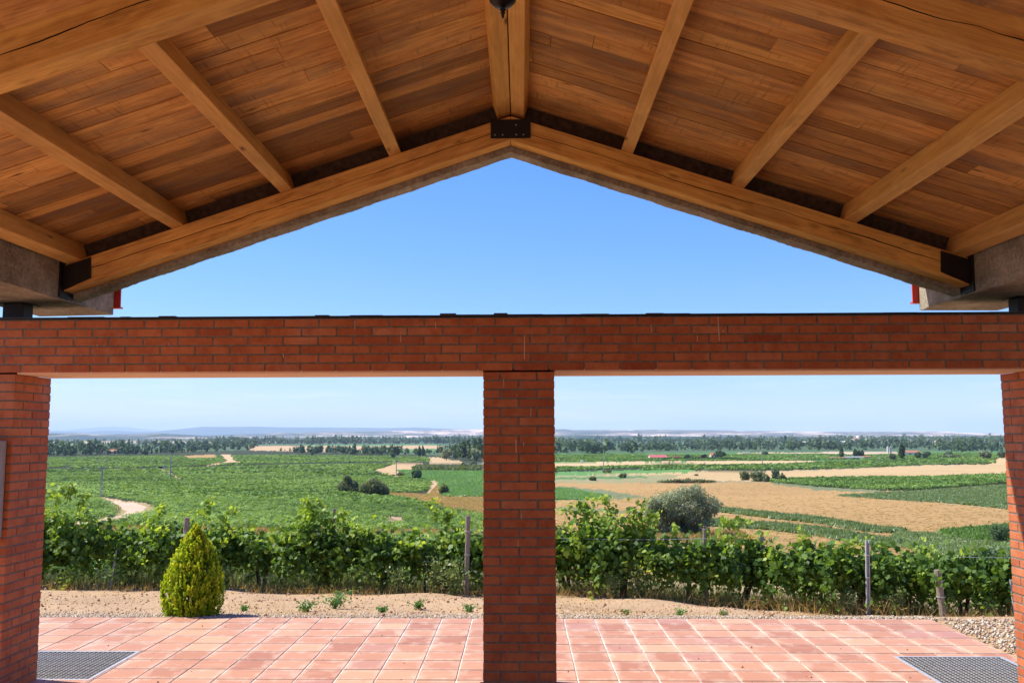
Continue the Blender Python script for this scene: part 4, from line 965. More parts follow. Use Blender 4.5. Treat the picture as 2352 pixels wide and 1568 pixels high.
tufts('wheat_stubble', [(1268, 1118), (1500, 1110), (1860, 1107), (2100, 1128), (2330, 1170), (2330, 1330), (1268, 1330)], 10000, 'ripe wheat covering the slope right of the middle column', 'dry', .35, .12, .15)
tufts('bank_grass', [(1380, 1225), (1700, 1228), (1720, 1252), (1400, 1250)], 2200, 'tall dry grass under the willow', 'dry', .6, .75, -.1)
tufts('bank_grass', [(885, 1131), (985, 1134), (1012, 1104), (1016, 1112), (1008, 1137), (1112, 1141), (1112, 1182), (1020, 1165), (955, 1149), (891, 1139)], 3000, 'dry grass of the field edge left of the middle column', 'dry', .45, .3, .1)
tufts('bank_grass', [(-60, 1216), (1112, 1214), (1112, 1229), (-60, 1229)], 3500, 'dry grass bank beside the lower farm track', 'dry', .45, .4, .1)
tufts('maize_field', [(913, 1080), (1112, 1081), (1112, 1140), (1022, 1140), (1005, 1104), (968, 1101), (930, 1094)], 7000, 'bright green young crop field just left of the middle column', 'weedgreen', .8, .8, .25)
tufts('crop_field', [(1268, 1121), (1310, 1122), (1384, 1137), (1395, 1146), (1268, 1147)], 2500, 'bright green crop wedge just right of the middle column', 'weedgreen', .7, .6, .25)
tufts('vine_patch', [(2166, 1226), (2240, 1218), (2360, 1208), (2360, 1244), (2260, 1246), (2200, 1238)], 2200, 'dark green bramble patch beside the right column', 'canopy', .8, .9, -.05)

# ------------------------------------------------------------------ far hills
def ray_z(px, py, D):
    d = MN @ np.array([px-1176, 784-py, -2100.]); return d[0]/d[1]*D, H+d[2]/d[1]*D
def hills(name, sky_pts, D, depth, m_, label, z0=-26, rough=.25, n=500):
    xs, ys = zip(*sky_pts); pxs = np.linspace(xs[0], xs[-1], n); pys = np.interp(pxs, xs, ys); k = np.hanning(9); k /= k.sum(); pys = np.convolve(np.pad(pys, 4, 'edge'), k, 'valid')
    rows = 26; V = np.zeros((rows, n, 3))
    for i, (px, py) in enumerate(zip(pxs, pys)):
        x, z = ray_z(px, py, D)
        g = .5+.5*math.sin(px/21.)*math.sin(px/57.+1)
        for r in range(rows):
            f = r/(rows-6); f2 = min(1, f)
            yy = D-depth+depth*f; prof = f2**(1.3+1.6*g)*(.25+.75*f2) if f2 < 1 else 1
            gully = rough*math.sin(px/5.+3*math.sin(px/13.+r*.4))*math.sin(math.pi*f2)*.12
            V[r, i] = (x/D*yy, yy, z0+(z-z0)*max(0, prof+gully) if f2 < 1 else z-(f-1)*40)
    i = np.arange((rows-1)*(n-1)); r, c = i//(n-1), i % (n-1); a = r*n+c
    F = np.stack([a, a+1, a+n+1, a+n], 1); o = np_mesh(name, V.reshape(-1, 3), F, None, m_, smooth=True); return tag(o, label, kind='structure')
def hillmat(name, stops, sx, sy):
    m, nt = mat(name); p = geo_pos(nt); a = noise(nt, vmul(nt, p, (sx, sy, sx*9)), 1, 5, .6); b = noise(nt, vmul(nt, p, (.008, .004, .03)), 1, 4, .6)
    col = ramp(nt, math_(nt, 'ADD', math_(nt, 'MULTIPLY', a, .75), math_(nt, 'MULTIPLY', b, .25)), stops); finish(nt, col, 1., 0.); return m
M['mesa'] = hillmat('chalk_hillside', [(.40, (.05, .07, .05)), (.47, (.14, .13, .10)), (.52, (.26, .20, .15)), (.56, (.60, .44, .32)), (.62, (.72, .58, .46))], .0011, .0008)
M['mesadark'] = hillmat('wooded_hillside', [(.42, (.03, .05, .045)), (.52, (.06, .08, .055)), (.58, (.30, .22, .15)), (.64, (.45, .33, .22))], .0014, .0010)
M['mount'] = hillmat('mountain_side', [(.4, (.03, .05, .045)), (.6, (.08, .09, .07))], .0004, .0004)
hills('mountains', [(-700, 988), (109, 989), (199, 992), (226, 989), (278, 989), (318, 992), (333, 990.8), (355, 992), (370, 989), (437, 982.5), (464, 979.5), (520, 980), (583, 979.2), (640, 980.8), (700, 981), (800, 981.5), (900, 982.5), (960, 981), (1000, 983), (1060, 985.5), (1180, 989)], 26000, 5000, 'mount', 'long blue mountain ridge on the far left horizon')
hills('mountains', [(90, 990), (150, 988), (190, 984), (230, 980.5), (262, 979), (300, 981.5), (350, 987), (400, 990)], 42000, 6000, 'mount', 'faint mountain behind the left ridge')
hills('hills', [(-900, 995), (110, 994.6), (199, 995.2), (210, 997.8), (325, 996.8), (345, 995.5), (358, 994.2), (391, 995.8), (437, 998.5), (480, 1001), (560, 1003.5)], 9500, 3600, 'mesadark', 'wooded flat topped hill on the left')
hills('hills', [(430, 1001), (500, 999), (583, 996), (650, 994), (750, 991.8), (840, 991), (900, 989), (960, 989.5), (1030, 986.5), (1108, 986), (1180, 986.5), (1274, 985.5), (1300, 985), (1312, 987.3), (1400, 987), (1500, 986.6), (1600, 987.4), (1680, 987.8), (1690, 989.2), (1769, 989.6), (1900, 991.2), (1990, 991), (2110, 990.5), (2190, 991.5), (2200, 993), (2260, 994), (2310, 996.5), (2600, 999), (2900, 1001)], 12500, 4600, 'mesa', 'chalky flat topped hills along the horizon', n=900)
hills('hills', [(1000, 1004), (1060, 1001.5), (1108, 999), (1180, 998), (1280, 998.5), (1400, 1000), (1500, 1002.0), (1600, 1001.5), (1769, 1001), (1900, 1001.5), (2100, 1001), (2300, 1000), (2600, 1000)], 7600, 2200, 'mesadark', 'low dark wooded rise in front of the chalk hills', n=700)

# ------------------------------------------------------------------ trees
def lobes_tree(lobes, n, size, shape, seed=0, spread=.26):
    """lobes: (cx,cy,cz,rx,ry,rz) in tree units"""
    Lb = np.array(lobes); vol = Lb[:, 3]*Lb[:, 4]*Lb[:, 5]; pr = vol**.75; pr /= pr.sum(); w = rng.choice(len(Lb), n, p=pr)
    d = unit(rng.normal(size=(n, 3))); r = rng.uniform(.0, 1, n)**.33; r = np.where(rng.random(n) < .7, rng.uniform(.74, 1.2, n), r*.85)
    lump = 1+spread*np.sin(d[:, 0]*7+w)*np.sin(d[:, 1]*6+w*2)*np.sin(d[:, 2]*8+w)
    C = Lb[w, :3]+d*(r*lump)[:, None]*Lb[w, 3:6]; V, F = leaves(C, d+rng.normal(size=(n, 3))*.7+[0, 0, .25], rng.uniform(.6, 1.35, n)*size, shape, .15)
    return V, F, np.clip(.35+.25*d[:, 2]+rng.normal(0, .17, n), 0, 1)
def rand_lobes(k, rx, rz, z0, l=.45):
    out = []
    for i in range(k):
        a = random.uniform(0, 6.283); r = random.uniform(.1, .78); zz = random.random(); s = l*random.uniform(.55, 1.05); fall = math.sqrt(max(.12, 1-(zz*2-1)**2*.75))
        out.append((r*rx*fall*math.cos(a), r*rx*fall*math.sin(a), z0+rz*(.18+.64*zz), s*rx, s*rx, s*rz*.62))
    return out
T_ROUND = [lobes_tree(rand_lobes(6, .42, .85, .1, .6), 44, .21, QUAD) for _ in range(5)]
T_POP = [lobes_tree([(0, 0, .55, .11, .11, .45), (.05, 0, .4, .1, .1, .3), (-.04, .03, .7, .07, .07, .26)], 36, .13, QUAD) for _ in range(3)]
def wood_mass(name, poly, n, label, m_, hmin=8, hmax=15, pop=.25, tone=0.):
    xs, ys = zip(*poly); px = rng.uniform(min(xs), max(xs), n*4); py = rng.uniform(min(ys), max(ys), n*4); k = inside(px, py, poly); P = at(px[k][:n], py[k][:n]); P = P[(np.sin(P[:, 0]/47+1.3*np.sin(P[:, 1]/90))+np.sin(P[:, 1]/61+P[:, 0]/210)+rng.normal(0, .5, len(P))) > -.55]; n = len(P)
    h = rng.uniform(hmin*.8, hmax*1.1, n)*(1+.3*np.sin(P[:, 0]/60+np.sin(P[:, 1]/40))); w = np.maximum(1, P[:, 1]/1400)**.3; ip = rng.random(n) < pop; parts = []
    for m, T_ in ((ip, T_POP), (~ip, T_ROUND)):
        if m.any(): q = P[m]; hh = h[m]*(1.15 if T_ is T_POP else .9); parts.append(tile(T_, q, np.stack([hh*w[m], hh], 1), rng.uniform(0, 6.28, len(q)), rng.normal(0, .16, len(q))+tone+.16+.2*np.sin(q[:, 0]/33)*np.sin(q[:, 1]/58)))
    v, f, t = merge(parts); tag(np_mesh(name, v, f, t, m_), label, kind='stuff')
wood_mass('river_wood', [(-60, 1014), (300, 1012), (560, 1012), (590, 1022), (583, 1033), (400, 1044), (130, 1047), (-60, 1047)], 1050, 'mixed riverside wood beyond the left vineyard', 'oak', 9, 15, .2)
wood_mass('far_wood', [(430, 1010), (1130, 1006), (1130, 1019), (583, 1021), (560, 1026), (500, 1020)], 1700, 'long belt of woodland beyond the pale stubble on the left', 'oak', 14, 20, .45, .05)
wood_mass('hedgerow', [(633, 1037), (690, 1033), (850, 1036), (1000, 1040), (1012, 1046), (985, 1047), (830, 1044), (700, 1041)], 330, 'dark line of small round trees behind the left vineyard', 'oak', 5, 9.5, .05)
wood_mass('poplar_grove', [(1004, 1040), (1060, 1036), (1130, 1034), (1130, 1060), (1074, 1058), (1020, 1050)], 240, 'poplar grove just left of the middle column', 'poplar', 9, 16, .7, .1)
wood_mass('river_wood', [(1262, 1018), (2340, 1014), (2340, 1036), (2200, 1040), (2130, 1032), (1900, 1034), (1680, 1035), (1400, 1041), (1262, 1042)], 1500, 'broad riverside wood across the valley on the right', 'oak', 9, 15, .22)
wood_mass('far_wood', [(1262, 1008), (2340, 1006), (2340, 1015), (1262, 1017)], 1100, 'hazy woodland beyond the riverside wood on the right', 'oak', 14, 20, .3, .05)
def tree(name, px, by, ty, wpx, kind, label, cat='tree', group=None, n=None, m_='oak', squash=None, back=0., leafk=1.):
    b = at1(px, by); b[1] += back; b[2] = float(terrain(b[0], b[1])); sc_ = b[1]/2060; h = (by-ty)*sc_; w = wpx*sc_; t = thing(name, label, cat, tuple(b), group)
    area = (by-ty)*wpx; n = n or int(min(9000, max(90, area*.9))); leafs = max(.10, min(2., 2.6*sc_*(.85 if area > 3000 else 1.1)*leafk))
    if kind == 'round': lb = rand_lobes(10, w*.56, h*.86, h*.12, .5); lb.append((0, 0, h*.55, w*.36, w*.36, h*.38))
    elif kind == 'bush': lb = rand_lobes(9, w*.58, h*.98, -h*.04, .5); lb.append((0, 0, h*.4, w*.4, w*.4, h*.5))
    elif kind == 'poplar': lb = [(random.uniform(-.1, .1)*w, random.uniform(-.1, .1)*w, h*z, w*.5*s, w*.5*s, h*.2) for z, s in ((.25, .8), (.4, 1), (.55, .95), (.7, .75), (.84, .45))]
    elif kind == 'pine': lb = [(random.uniform(-.2, .2)*w, random.uniform(-.2, .2)*w, h*z, w*.5*s, w*.5*s, h*.13) for z, s in ((.45, .9), (.58, 1), (.7, .85), (.82, .6), (.93, .3))]
    elif kind == 'mound': lb = [(w*(i/12-.5)*.92, random.uniform(-.03, .03)*w, h*.35, w*.09, w*.07, h*random.uniform(.45, .66)*math.sqrt(max(.2, 1-(i/6-1)**2))) for i in range(13)]
    else: lb = kind(w, h)
    V, F, T = lobes_tree(lb, n, leafs, LEAF6 if area > 900 else QUAD); V[:, 2] = np.maximum(V[:, 2], -.1)
    np_mesh('crown', V+b, F, T, m_, t)
    r = max(.02, w*.035)
    m = MB(); x, y, z = b; m.tube([(x, y, z-.2), (x+w*.01, y, z+h*.25), (x-w*.02, y, z+h*.55), (x, y, z+h*.8)], [r, r*.8, r*.5, r*.2], 7)
    for k in range(4 if area > 500 else 0):
        a = k*1.57+.5; m.tube([(x, y, z+h*.15), (x+w*.18*math.cos(a), y+w*.18*math.sin(a), z+h*.42), (x+w*.32*math.cos(a), y+w*.32*math.sin(a), z+h*.62)], [r*.6, r*.4, r*.15], 5)
    m.build('trunk', 'bark', t, smooth=True); return t
def willow_lobes(w, h):
    out = []
    for cx, cz, rx, rz in ((-.33, .52, .17, .22), (-.22, .62, .19, .22), (-.05, .70, .18, .22), (.08, .80, .17, .18), (.20, .76, .16, .20), (.33, .58, .16, .22), (.28, .40, .16, .20), (.12, .35, .17, .24), (-.05, .35, .20, .26), (-.24, .34, .17, .22), (-.36, .30, .13, .18), (-.02, .15, .2, .16), (.16, .16, .13, .15), (-.26, .14, .17, .14), (.43, .60, .07, .13), (.02, .55, .25, .25)):
        out.append((cx*w, random.uniform(-.16, .16)*w, cz*h, rx*w*.82, rx*w*.9, rz*h*.8))
        for k in range(3): out.append((cx*w+random.uniform(-.8, .8)*rx*w, random.uniform(-.25, .25)*w, (cz+random.uniform(-.75, .75)*rz)*h, rx*w*.42, rx*w*.42, rz*h*.42))
    return [l for l in out if l[2] > .02*h]
tree('willow_tree', 1566, 1236, 1113, 176, willow_lobes, 'big rounded silvery grey willow standing in the wheat', 'willow', None, 30000, 'willow', leafk=1.5)
GB = 'bushes and trees among the fields'
def twin(w, h): return [(-.22*w, 0, .25*h, .26*w, .3*w, .28*h), (.2*w, 0, .22*h, .28*w, .3*w, .26*h), (-.02*w, .1*w, .55*h, .2*w, .22*w, .3*h), (-.1*w, 0, .82*h, .13*w, .15*w, .17*h), (.22*w, 0, .5*h, .15*w, .18*w, .2*h), (-.36*w, 0, .42*h, .1*w, .12*w, .2*h)]
def low(w, h): return [(-.28*w, 0, .35*h, .2*w, .3*w, .4*h), (.05*w, 0, .5*h, .25*w, .3*w, .45*h), (.3*w, 0, .35*h, .2*w, .26*w, .36*h), (.42*w, 0, .2*h, .1*w, .12*w, .22*h), (-.05*w, 0, .8*h, .12*w, .15*w, .2*h), (-.42*w, 0, .2*h, .1*w, .1*w, .25*h)]
tree('field_bush', 801, 1131, 1092, 52, twin, 'left and taller of two joined bushes in the left vineyard', 'bush', GB, 3400, 'scrub', leafk=1.2)
tree('field_bush', 858, 1138, 1099, 66, low, 'right and darker of two joined bushes in the left vineyard', 'bush', GB, 4200, 'scrub', leafk=1.2)
tree('field_tree', 956, 1100, 1077, 27, 'bush', 'dark round tree at the edge of the green crop', 'tree', GB, 900, 'oak')
tree('field_bush', 1021, 1134, 1112, 24, 'bush', 'grey bush beside the dirt path left of the middle column', 'bush', GB, 700, 'scrub')
tree('field_bush', 920, 1092, 1085.5, 17, 'bush', 'low bush at the foot of the pole in the left field', 'bush', GB, 240, 'scrub')
tree('cypress', 963, 1047.5, 1026, 7.5, 'poplar', 'left one of two slim dark cypresses', 'cypress', 'pair of cypresses', 320, 'oak')
tree('cypress', 971.6, 1047.5, 1025.5, 5.5, 'poplar', 'right and slimmer one of two dark cypresses', 'cypress', 'pair of cypresses', 300, 'oak')
tree('field_tree', 910, 1047, 1025, 20, 'round', 'pale tree rising above the dark hedgerow on the left', 'tree', GB, 420, 'poplar')
tree('field_tree', 903, 1050, 1039, 11, 'bush', 'small dark tree before the pale one at the hedgerow', 'tree', GB, 200, 'oak')
tree('field_bush', 717, 1044, 1038, 6, 'bush', 'tiny dark bush in the far left vineyard', 'bush', GB, 90, 'oak')
tree('field_tree', 1089, 1072, 1061, 12, 'bush', 'dark bush by the road at the poplar grove', 'tree', GB, 200, 'oak')
tree('field_bush', 1064, 1070, 1062, 9, 'bush', 'small bush on the road left of the poplar grove edge', 'bush', GB, 130, 'oak')
tree('field_tree', 1025, 1056, 1030, 26, 'round', 'pale rounded tree at the left foot of the poplar grove', 'tree', GB, 500, 'willow')
tree('field_tree', 1094, 1060, 1031, 30, 'round', 'large rounded tree at the right foot of the poplar grove', 'tree', GB, 620, 'willow')
tree('field_bush', 1711, 1102, 1082, 26, 'bush', 'loose grey bush, leftmost of the group above the wheat', 'bush', GB, 700, 'scrub')
tree('field_bush', 1741, 1105, 1080, 36, 'bush', 'largest bush in the middle of the group above the wheat', 'bush', GB, 1100, 'scrub')
tree('field_bush', 1761, 1106, 1088, 18, 'bush', 'small leaning bush in the group above the wheat', 'bush', GB, 400, 'scrub')
tree('field_bush', 1784, 1104, 1079, 20, 'bush', 'dark upright bush at the tip of the vineyard wedge', 'bush', GB, 620, 'oak')
tree('field_bush', 1798, 1105, 1086, 15, 'bush', 'narrow bush right at the tip of the vineyard wedge', 'bush', GB, 330, 'scrub')
tree('bramble_mound', 1577, 1109, 1098, 120, 'mound', 'long low dark bramble mound above the wheat', 'bush', GB, 1900, 'scrub')
for px, by, ty, w_, lb in ((1394, 1086, 1078, 22, 'low scrub bush below the pole behind the middle column'), (1431, 1097, 1086, 17, 'round scrub bush on the rough grass, second of three'), (1362, 1103, 1093, 15, 'small scrub bush nearest to the middle column'), (1600, 1092, 1089, 8, 'tiny bush on the dry strip above the bramble mound'), (1283, 1058, 1055-2, 40, 'flat thicket at the road right beside the middle column')):
    tree('field_bush', px, by, ty, w_, 'bush', lb, 'bush', GB, 300, 'scrub')
tree('field_tree', 1578, 1054, 1044, 14, 'round', 'round green tree at the farm hedge', 'tree', 'trees at the farm', 300, 'oak')
tree('field_bush', 1602, 1054, 1048, 13, 'bush', 'low green bush at the farm hedge between two round trees', 'bush', 'trees at the farm', 200, 'scrub')
tree('field_tree', 1617, 1054, 1043, 12, 'round', 'dark purple tree at the farm hedge', 'tree', 'trees at the farm', 300, 'plum')
tree('pine_tree', 1657, 1054, 1034.5, 24, 'pine', 'tall dark pine beside the farmhouse', 'pine', 'trees at the farm', 480, 'oak')
tree('field_tree', 2050, 1057, 1042, 20, 'round', 'round tree standing alone before the far right vineyard', 'tree', GB, 380, 'scrub')
tree('poplar_tree', 2072, 1056, 1019, 13, 'poplar', 'tallest poplar, beside the white shed', 'poplar', 'single poplars across the valley', 460, 'poplar')
for px, by, ty, w_, lb in ((1934, 1052, 1029, 10, 'loose poplar left of the brick barn'), (1965, 1051, 1031, 9, 'leftmost of three poplars behind the grey shed'), (1973, 1051, 1035, 6, 'middle and smallest of three poplars behind the grey shed'), (1981, 1051, 1034, 9, 'rightmost of three poplars behind the grey shed')):
    tree('poplar_tree', px, by, ty, w_, 'poplar', lb, 'poplar', 'single poplars across the valley', 260, 'poplar')
tree('field_tree', 2109, 1054.5, 1037, 14, 'round', 'dark tree in front of the white shed', 'tree', GB, 320, 'oak')
tree('field_tree', 2126, 1054, 1038, 20, 'round', 'broad tree right of the white shed', 'tree', GB, 360, 'oak')
tree('field_tree', 2263, 1054, 1036, 30, 'round', 'large round tree beside the stubble near the right column', 'tree', GB, 600, 'scrub')
tree('field_tree', 2301, 1052, 1036, 24, 'round', 'tree cut by the edge of the right column', 'tree', GB, 400, 'oak')
tree('field_bush', 2180, 1052, 1043, 40, 'bush', 'brown scrub bank left of the large round tree', 'bush', GB, 420, 'scrub')
tree('field_tree', 2180, 1047, 1036, 16, 'round', 'small tree above the brown scrub bank', 'tree', GB, 260, 'oak')
tree('field_tree', 1759, 1045, 1037, 16, 'bush', 'dark bush on the field edge before the river wood', 'tree', GB, 220, 'oak')
tree('field_bush', 2296, 1249, 1199, 42, 'bush', 'dark bush on the slope, upper one beside the right column', 'bush', GB, 2200, 'oak')
tree('field_bush', 2275, 1345, 1259, 86, 'bush', 'large dark cypress like bush just behind the vines by the right column', 'bush', GB, 5200, 'oak')
# rows of the little orchard
m_or = []
for i in range(21):
    px = 950+i*7.4; P0 = at1(px-1.5, 1080+i*.05); P1 = at1(px+9, 1072.6)
    C = []; n = 150; s = rng.random(n)[:, None]; C = P0*(1-s)+P1*s; C[:, 2] = terrain(C[:, 0], C[:, 1])+rng.uniform(.2, 1.9, n); C[:, 0] += rng.normal(0, .45, n)
    V, F = leaves(C, rng.normal(size=(n, 3))+[0, 0, .4], rng.uniform(.6, 1.2, n), QUAD, .1); t = thing('orchard_row', 'hedge like row of young fruit trees in the small orchard left of the middle column', 'orchard row', tuple((P0+P1)/2), 'rows of the small orchard')
    np_mesh('foliage', V, F, rng.uniform(.1, .6, n), 'scrub', t); m = MB(); m.tube([tuple(P0+[0, 0, .7]), tuple(P1+[0, 0, .7])], .12, 5); m.build('wire', 'bark', t)

# ------------------------------------------------------------------ buildings
def barn(px0, px1, by, ey, ry, wall, roofm, label, name='barn', depth=9., cat='barn', gable_left=False, doors=(), group='farm buildings in the valley'):
    b = at1((px0+px1)/2, by); sc_ = b[1]/2060; w = (px1-px0)*sc_; he = (by-ey)*sc_; hr = (by-ry)*sc_; t = thing(name, label, cat, tuple(b), group); x, y, z = b
    def off(p): return p
    z -= .3; he += .3; hr += .3
    m = MB(); m.box(x-w/2, x+w/2, y, y+depth, z, z+he, axis=2, sh=False)
    m.v += [(x-w/2, y, z+he), (x-w/2, y+depth, z+he), (x-w/2, y+depth/2, z+hr), (x+w/2, y, z+he), (x+w/2, y+depth, z+he), (x+w/2, y+depth/2, z+hr)]
    for f in ((8, 9, 10), (13, 12, 11)): m.f.append(f); m.uv += [(0, 0)]*3; m.t.append(.5)
    m.build('wall', wall, t, fix=False)
    ov = .4; m = MB(); th = .25
    for a, s_ in ((y-ov, 1), (y+depth+ov, -1)):
        zl = z+he-(hr-he)*ov/(depth/2)+.02; r = [(x-w/2-ov, a, zl), (x-w/2-ov, y+depth/2, z+hr+.02), (x-w/2-ov, y+depth/2, z+hr+th), (x-w/2-ov, a, zl+th)]; m.quad_box(r+[(x+w/2+ov, p[1], p[2]) for p in r], .5)
    m.build('roof', roofm, t)
    for i, (u0, u1, h0, h1, mm) in enumerate(doors):
        m = MB(); m.box(x-w/2+w*u0, x-w/2+w*u1, y-.06, y-.01, z+h0*he, z+h1*he, axis=2, sh=False); m.build('door' if h0 < .05 else 'window', mm, t)
    return t
barn(1494, 1532, 1053, 1050.2, 1045.2, 'white', 'redroof', 'long low barn with a faded red roof', depth=16)
barn(1543, 1561, 1052.6, 1050, 1047.8, 'darkred', 'darkred', 'small rust brown shed right of the red roofed barn', 'shed', 6, 'shed')
barn(1634, 1653, 1052, 1045, 1040.5, 'cream', 'tileroof', 'farmhouse half hidden by the pine', 'farmhouse', 9, 'house', doors=((.1, .22, .3, .7, 'darkopen'), (.4, .55, .3, .7, 'darkopen'), (.72, .86, 0., .6, 'darkopen')))
barn(1711, 1722, 1043, 1040.5, 1038.6, 'white', 'greyroof', 'tiny white shed behind the farm', 'shed', 6, 'shed')
barn(1909, 1943, 1055, 1051.2, 1050.6, 'brickfar', 'brickfar', 'long flat brick barn at the far right vineyard', depth=8)
barn(1946, 1982, 1055, 1050.5, 1048.4, 'white', 'greyroof', 'grey roofed open shed right of the brick barn', 'shed', 9, 'shed', doors=((.25, .55, 0, .85, 'darkopen'),))
barn(1986, 2001, 1053.5, 1049, 1047.4, 'cream', 'tileroof', 'small yellowish house right of the grey roofed shed', 'house', 8, 'house')
barn(2078, 2115, 1045.6, 1039.2, 1035.2, 'white', 'tileroof', 'white shed with a dark doorway and reddish roof', 'shed', 14, 'shed', doors=((.26, .42, 0, .75, 'darkopen'), (.62, .7, 0, .7, 'darkopen')))
barn(1842, 1874, 1017.5, 1015.2, 1013.5, 'cream', 'cream', 'long pale warehouse among the distant trees', 'warehouse', 30, 'warehouse')
barn(1931, 1957, 1018, 1014.8, 1013, 'cream', 'white', 'pale warehouse in the distant woods left of the church', 'warehouse', 30, 'warehouse')
barn(2024, 2042, 1013.5, 1010.8, 1009.2, 'cream', 'cream', 'pale building on the rise above the silos', 'warehouse', 30, 'warehouse')
barn(228, 262, 1041, 1037, 1032.5, 'cream', 'tileroof', 'red roofed hall among the trees beyond the left vineyard', 'hall', 24, 'hall')
barn(2251, 2268, 1031.5, 1029, 1027.6, 'white', 'white', 'small white building in the wood near the right column', 'shed', 12, 'shed')
# village church
b = at1(1966, 1016); sc_ = b[1]/2060; t = thing('church', 'white church with a square tower far across the valley', 'church', tuple(b)); x, y, z = b
m = MB(); m.box(x-5*sc_, x+6*sc_, y, y+30, z, z+8*sc_, axis=2, sh=False); m.build('nave', 'white', t)
m = MB(); m.box(x+6.1*sc_, x+9.5*sc_, y, y+20, z, z+15*sc_, axis=2, sh=False); m.build('tower', 'white', t)
m = MB(); m.prism([(x-5.5*sc_, z+8.05*sc_), (x+6*sc_, z+8.05*sc_), (x+.3*sc_, z+10.5*sc_)], y, y+30); m.build('roof', 'tileroof', t)
barn(1992, 1999, 1014, 1007.5, 1006.2, 'white', 'tileroof', 'tall pale house right of the distant church', 'house', 20, 'house')
for px, lb in ((2039.6, 'left one of two tall pale silos'), (2045.6, 'right one of two tall pale silos')):
    b = at1(px, 1043.5); sc_ = b[1]/2060; t = thing('silo', lb, 'silo', tuple(b), 'pair of silos'); m = MB(); r = 2.0*sc_; h = (17.5 if px < 2042 else 15.5)*sc_
    m.lathe([(r, 0), (r, h)], tuple(b), 16); m.build('tank', 'greyroof' if px > 2042 else 'white', t, smooth=False); m = MB(); m.lathe([(r*1.02, h+.01), (r*.15, h+r*.6)], tuple(b), 16); m.build('cap', 'greyroof', t)
# farm hedge and walls
A, B = at1(1520, 1056.3), at1(1700, 1056.8); n = 1500; s = rng.random(n)[:, None]; C = A*(1-s)+B*s; C[:, 2] = terrain(C[:, 0], C[:, 1])+rng.uniform(0, 1.6, n); C[:, 1] += rng.normal(0, .6, n)
V, F = leaves(C, rng.normal(size=(n, 3))+[0, 0, .4], rng.uniform(1., 1.7, n), QUAD, .1); tag(np_mesh('farm_hedge', V, F, rng.uniform(0, .3, n), 'oak'), 'long straight dark hedge in front of the farm', 'hedge')
b = at1(1337, 1063); x, y, z = b; t = thing('parked_van', 'small white van on the road right of the middle column', 'van', tuple(b)); sc_ = b[1]/2060
m = MB(); m.box(x-3*sc_, x+1.6*sc_, y, y+2, z+.45, z+2.2, axis=2, sh=False); m.prism([(x+1.6*sc_, z+.45), (x+3.2*sc_, z+.45), (x+3.2*sc_, z+1.1), (x+1.65*sc_, z+2.1)], y, y+2); m.build('body', 'white', t, bevel=.1)
for k in (-2, 2): m = MB(); m.tube([(x+k*sc_, y-.05, z+.4), (x+k*sc_, y+.2, z+.4)], .38, 10); m.build('wheel', 'steel', t)
b = at1(367, 1076); x, y, z = b; t = thing('field_hut', 'tiny white and dark hut in the left vineyard', 'hut', tuple(b)); sc_ = b[1]/2060
m = MB(); m.box(x-3.5*sc_, x+1*sc_, y, y+3, z, z+5*sc_, axis=2, sh=False); m.build('wall', 'darkopen', t); m = MB(); m.prism([(x-1.2*sc_, z+6.6*sc_), (x+1.05*sc_, z+6.6*sc_), (x+3.6*sc_, z), (x+1.05*sc_, z)], y-.1, y+3); m.build('roof', 'cream', t)

# ------------------------------------------------------------------ power poles
def pole(px, by, ty, label, kind, wpx=2.2):
    b = at1(px, by); sc_ = b[1]/2060; h = (by-ty)*sc_; t = thing('power_pole', label, 'power pole', tuple(b), 'power poles in the fields'); x, y, z = b; r = wpx*sc_*.5
    m = MB()
    if kind == 'lattice':
        for a in (-1, 1):
            m.tube([(x+a*r*1.5, y, z-.3), (x+a*r*.7, y, z+h*.80)], r*.34, 4); m.tube([(x+a*r*1.5, y+r*2, z-.3), (x+a*r*.7, y+r*1.4, z+h*.80)], r*.34, 4)
        k = 14
        for j in range(k):
            f0, f1 = j/k*.8, (j+1)/k*.8; s = 1 if j % 2 else -1; m.tube([(x-s*r*(1.5-f0), y, z+h*f0), (x+s*r*(1.5-f1), y, z+h*f1)], r*.2, 4)
    else: m.tube([(x, y, z-.3), (x, y, z+h*.98)], [r, r*.75], 8)
    m.build('mast', 'pole', t); m = MB()
    if kind == 'lattice':
        w = 13*sc_; m.tube([(x, y, z+h*.80), (x-w*.7, y, z+h*.965), (x-w*.8, y, z+h)], r*.4, 4); m.tube([(x, y, z+h*.80), (x+w*.7, y, z+h*.965), (x+w*.8, y, z+h)], r*.4, 4); m.tube([(x-w, y, z+h*.97), (x-w*.5, y, z+h*1.01), (x, y, z+h*1.02), (x+w*.5, y, z+h*1.01), (x+w, y, z+h*.97)], r*.4, 4)
    else: w = 3.2*sc_; m.tube([(x-w, y-r, z+h*.96), (x+w, y-r, z+h*.96)], r*.5, 4); m.tube([(x-w*.8, y-r, z+h*.96), (x-w*.8, y-r, z+h)], r*.4, 4); m.tube([(x+w*.8, y-r, z+h*.96), (x+w*.8, y-r, z+h)], r*.4, 4)
    m.build('crossarm', 'pole', t)
pole(231.5, 1142, 1060, 'nearest lattice power pole with a V shaped head in the left vineyard', 'lattice', 2.6)
pole(391, 1096, 1049, 'second lattice power pole, beside the narrow field track', 'mast', 3.2)
pole(910, 1094, 1046, 'tall pale pole at the dry mound left of the middle column', 'mast')
pole(1386.5, 1083, 1047, 'pole among the fields just right of the middle column', 'mast', 1.9)
pole(1751, 1067, 1033.5, 'pole in the dry strip above the wheat', 'mast', 1.9)
pole(1828.5, 1060, 1040, 'small far pole left of the brick barn', 'mast', 1.6)
pole(2021, 1063, 1042, 'small far pole right of the yellowish house', 'mast', 1.6)

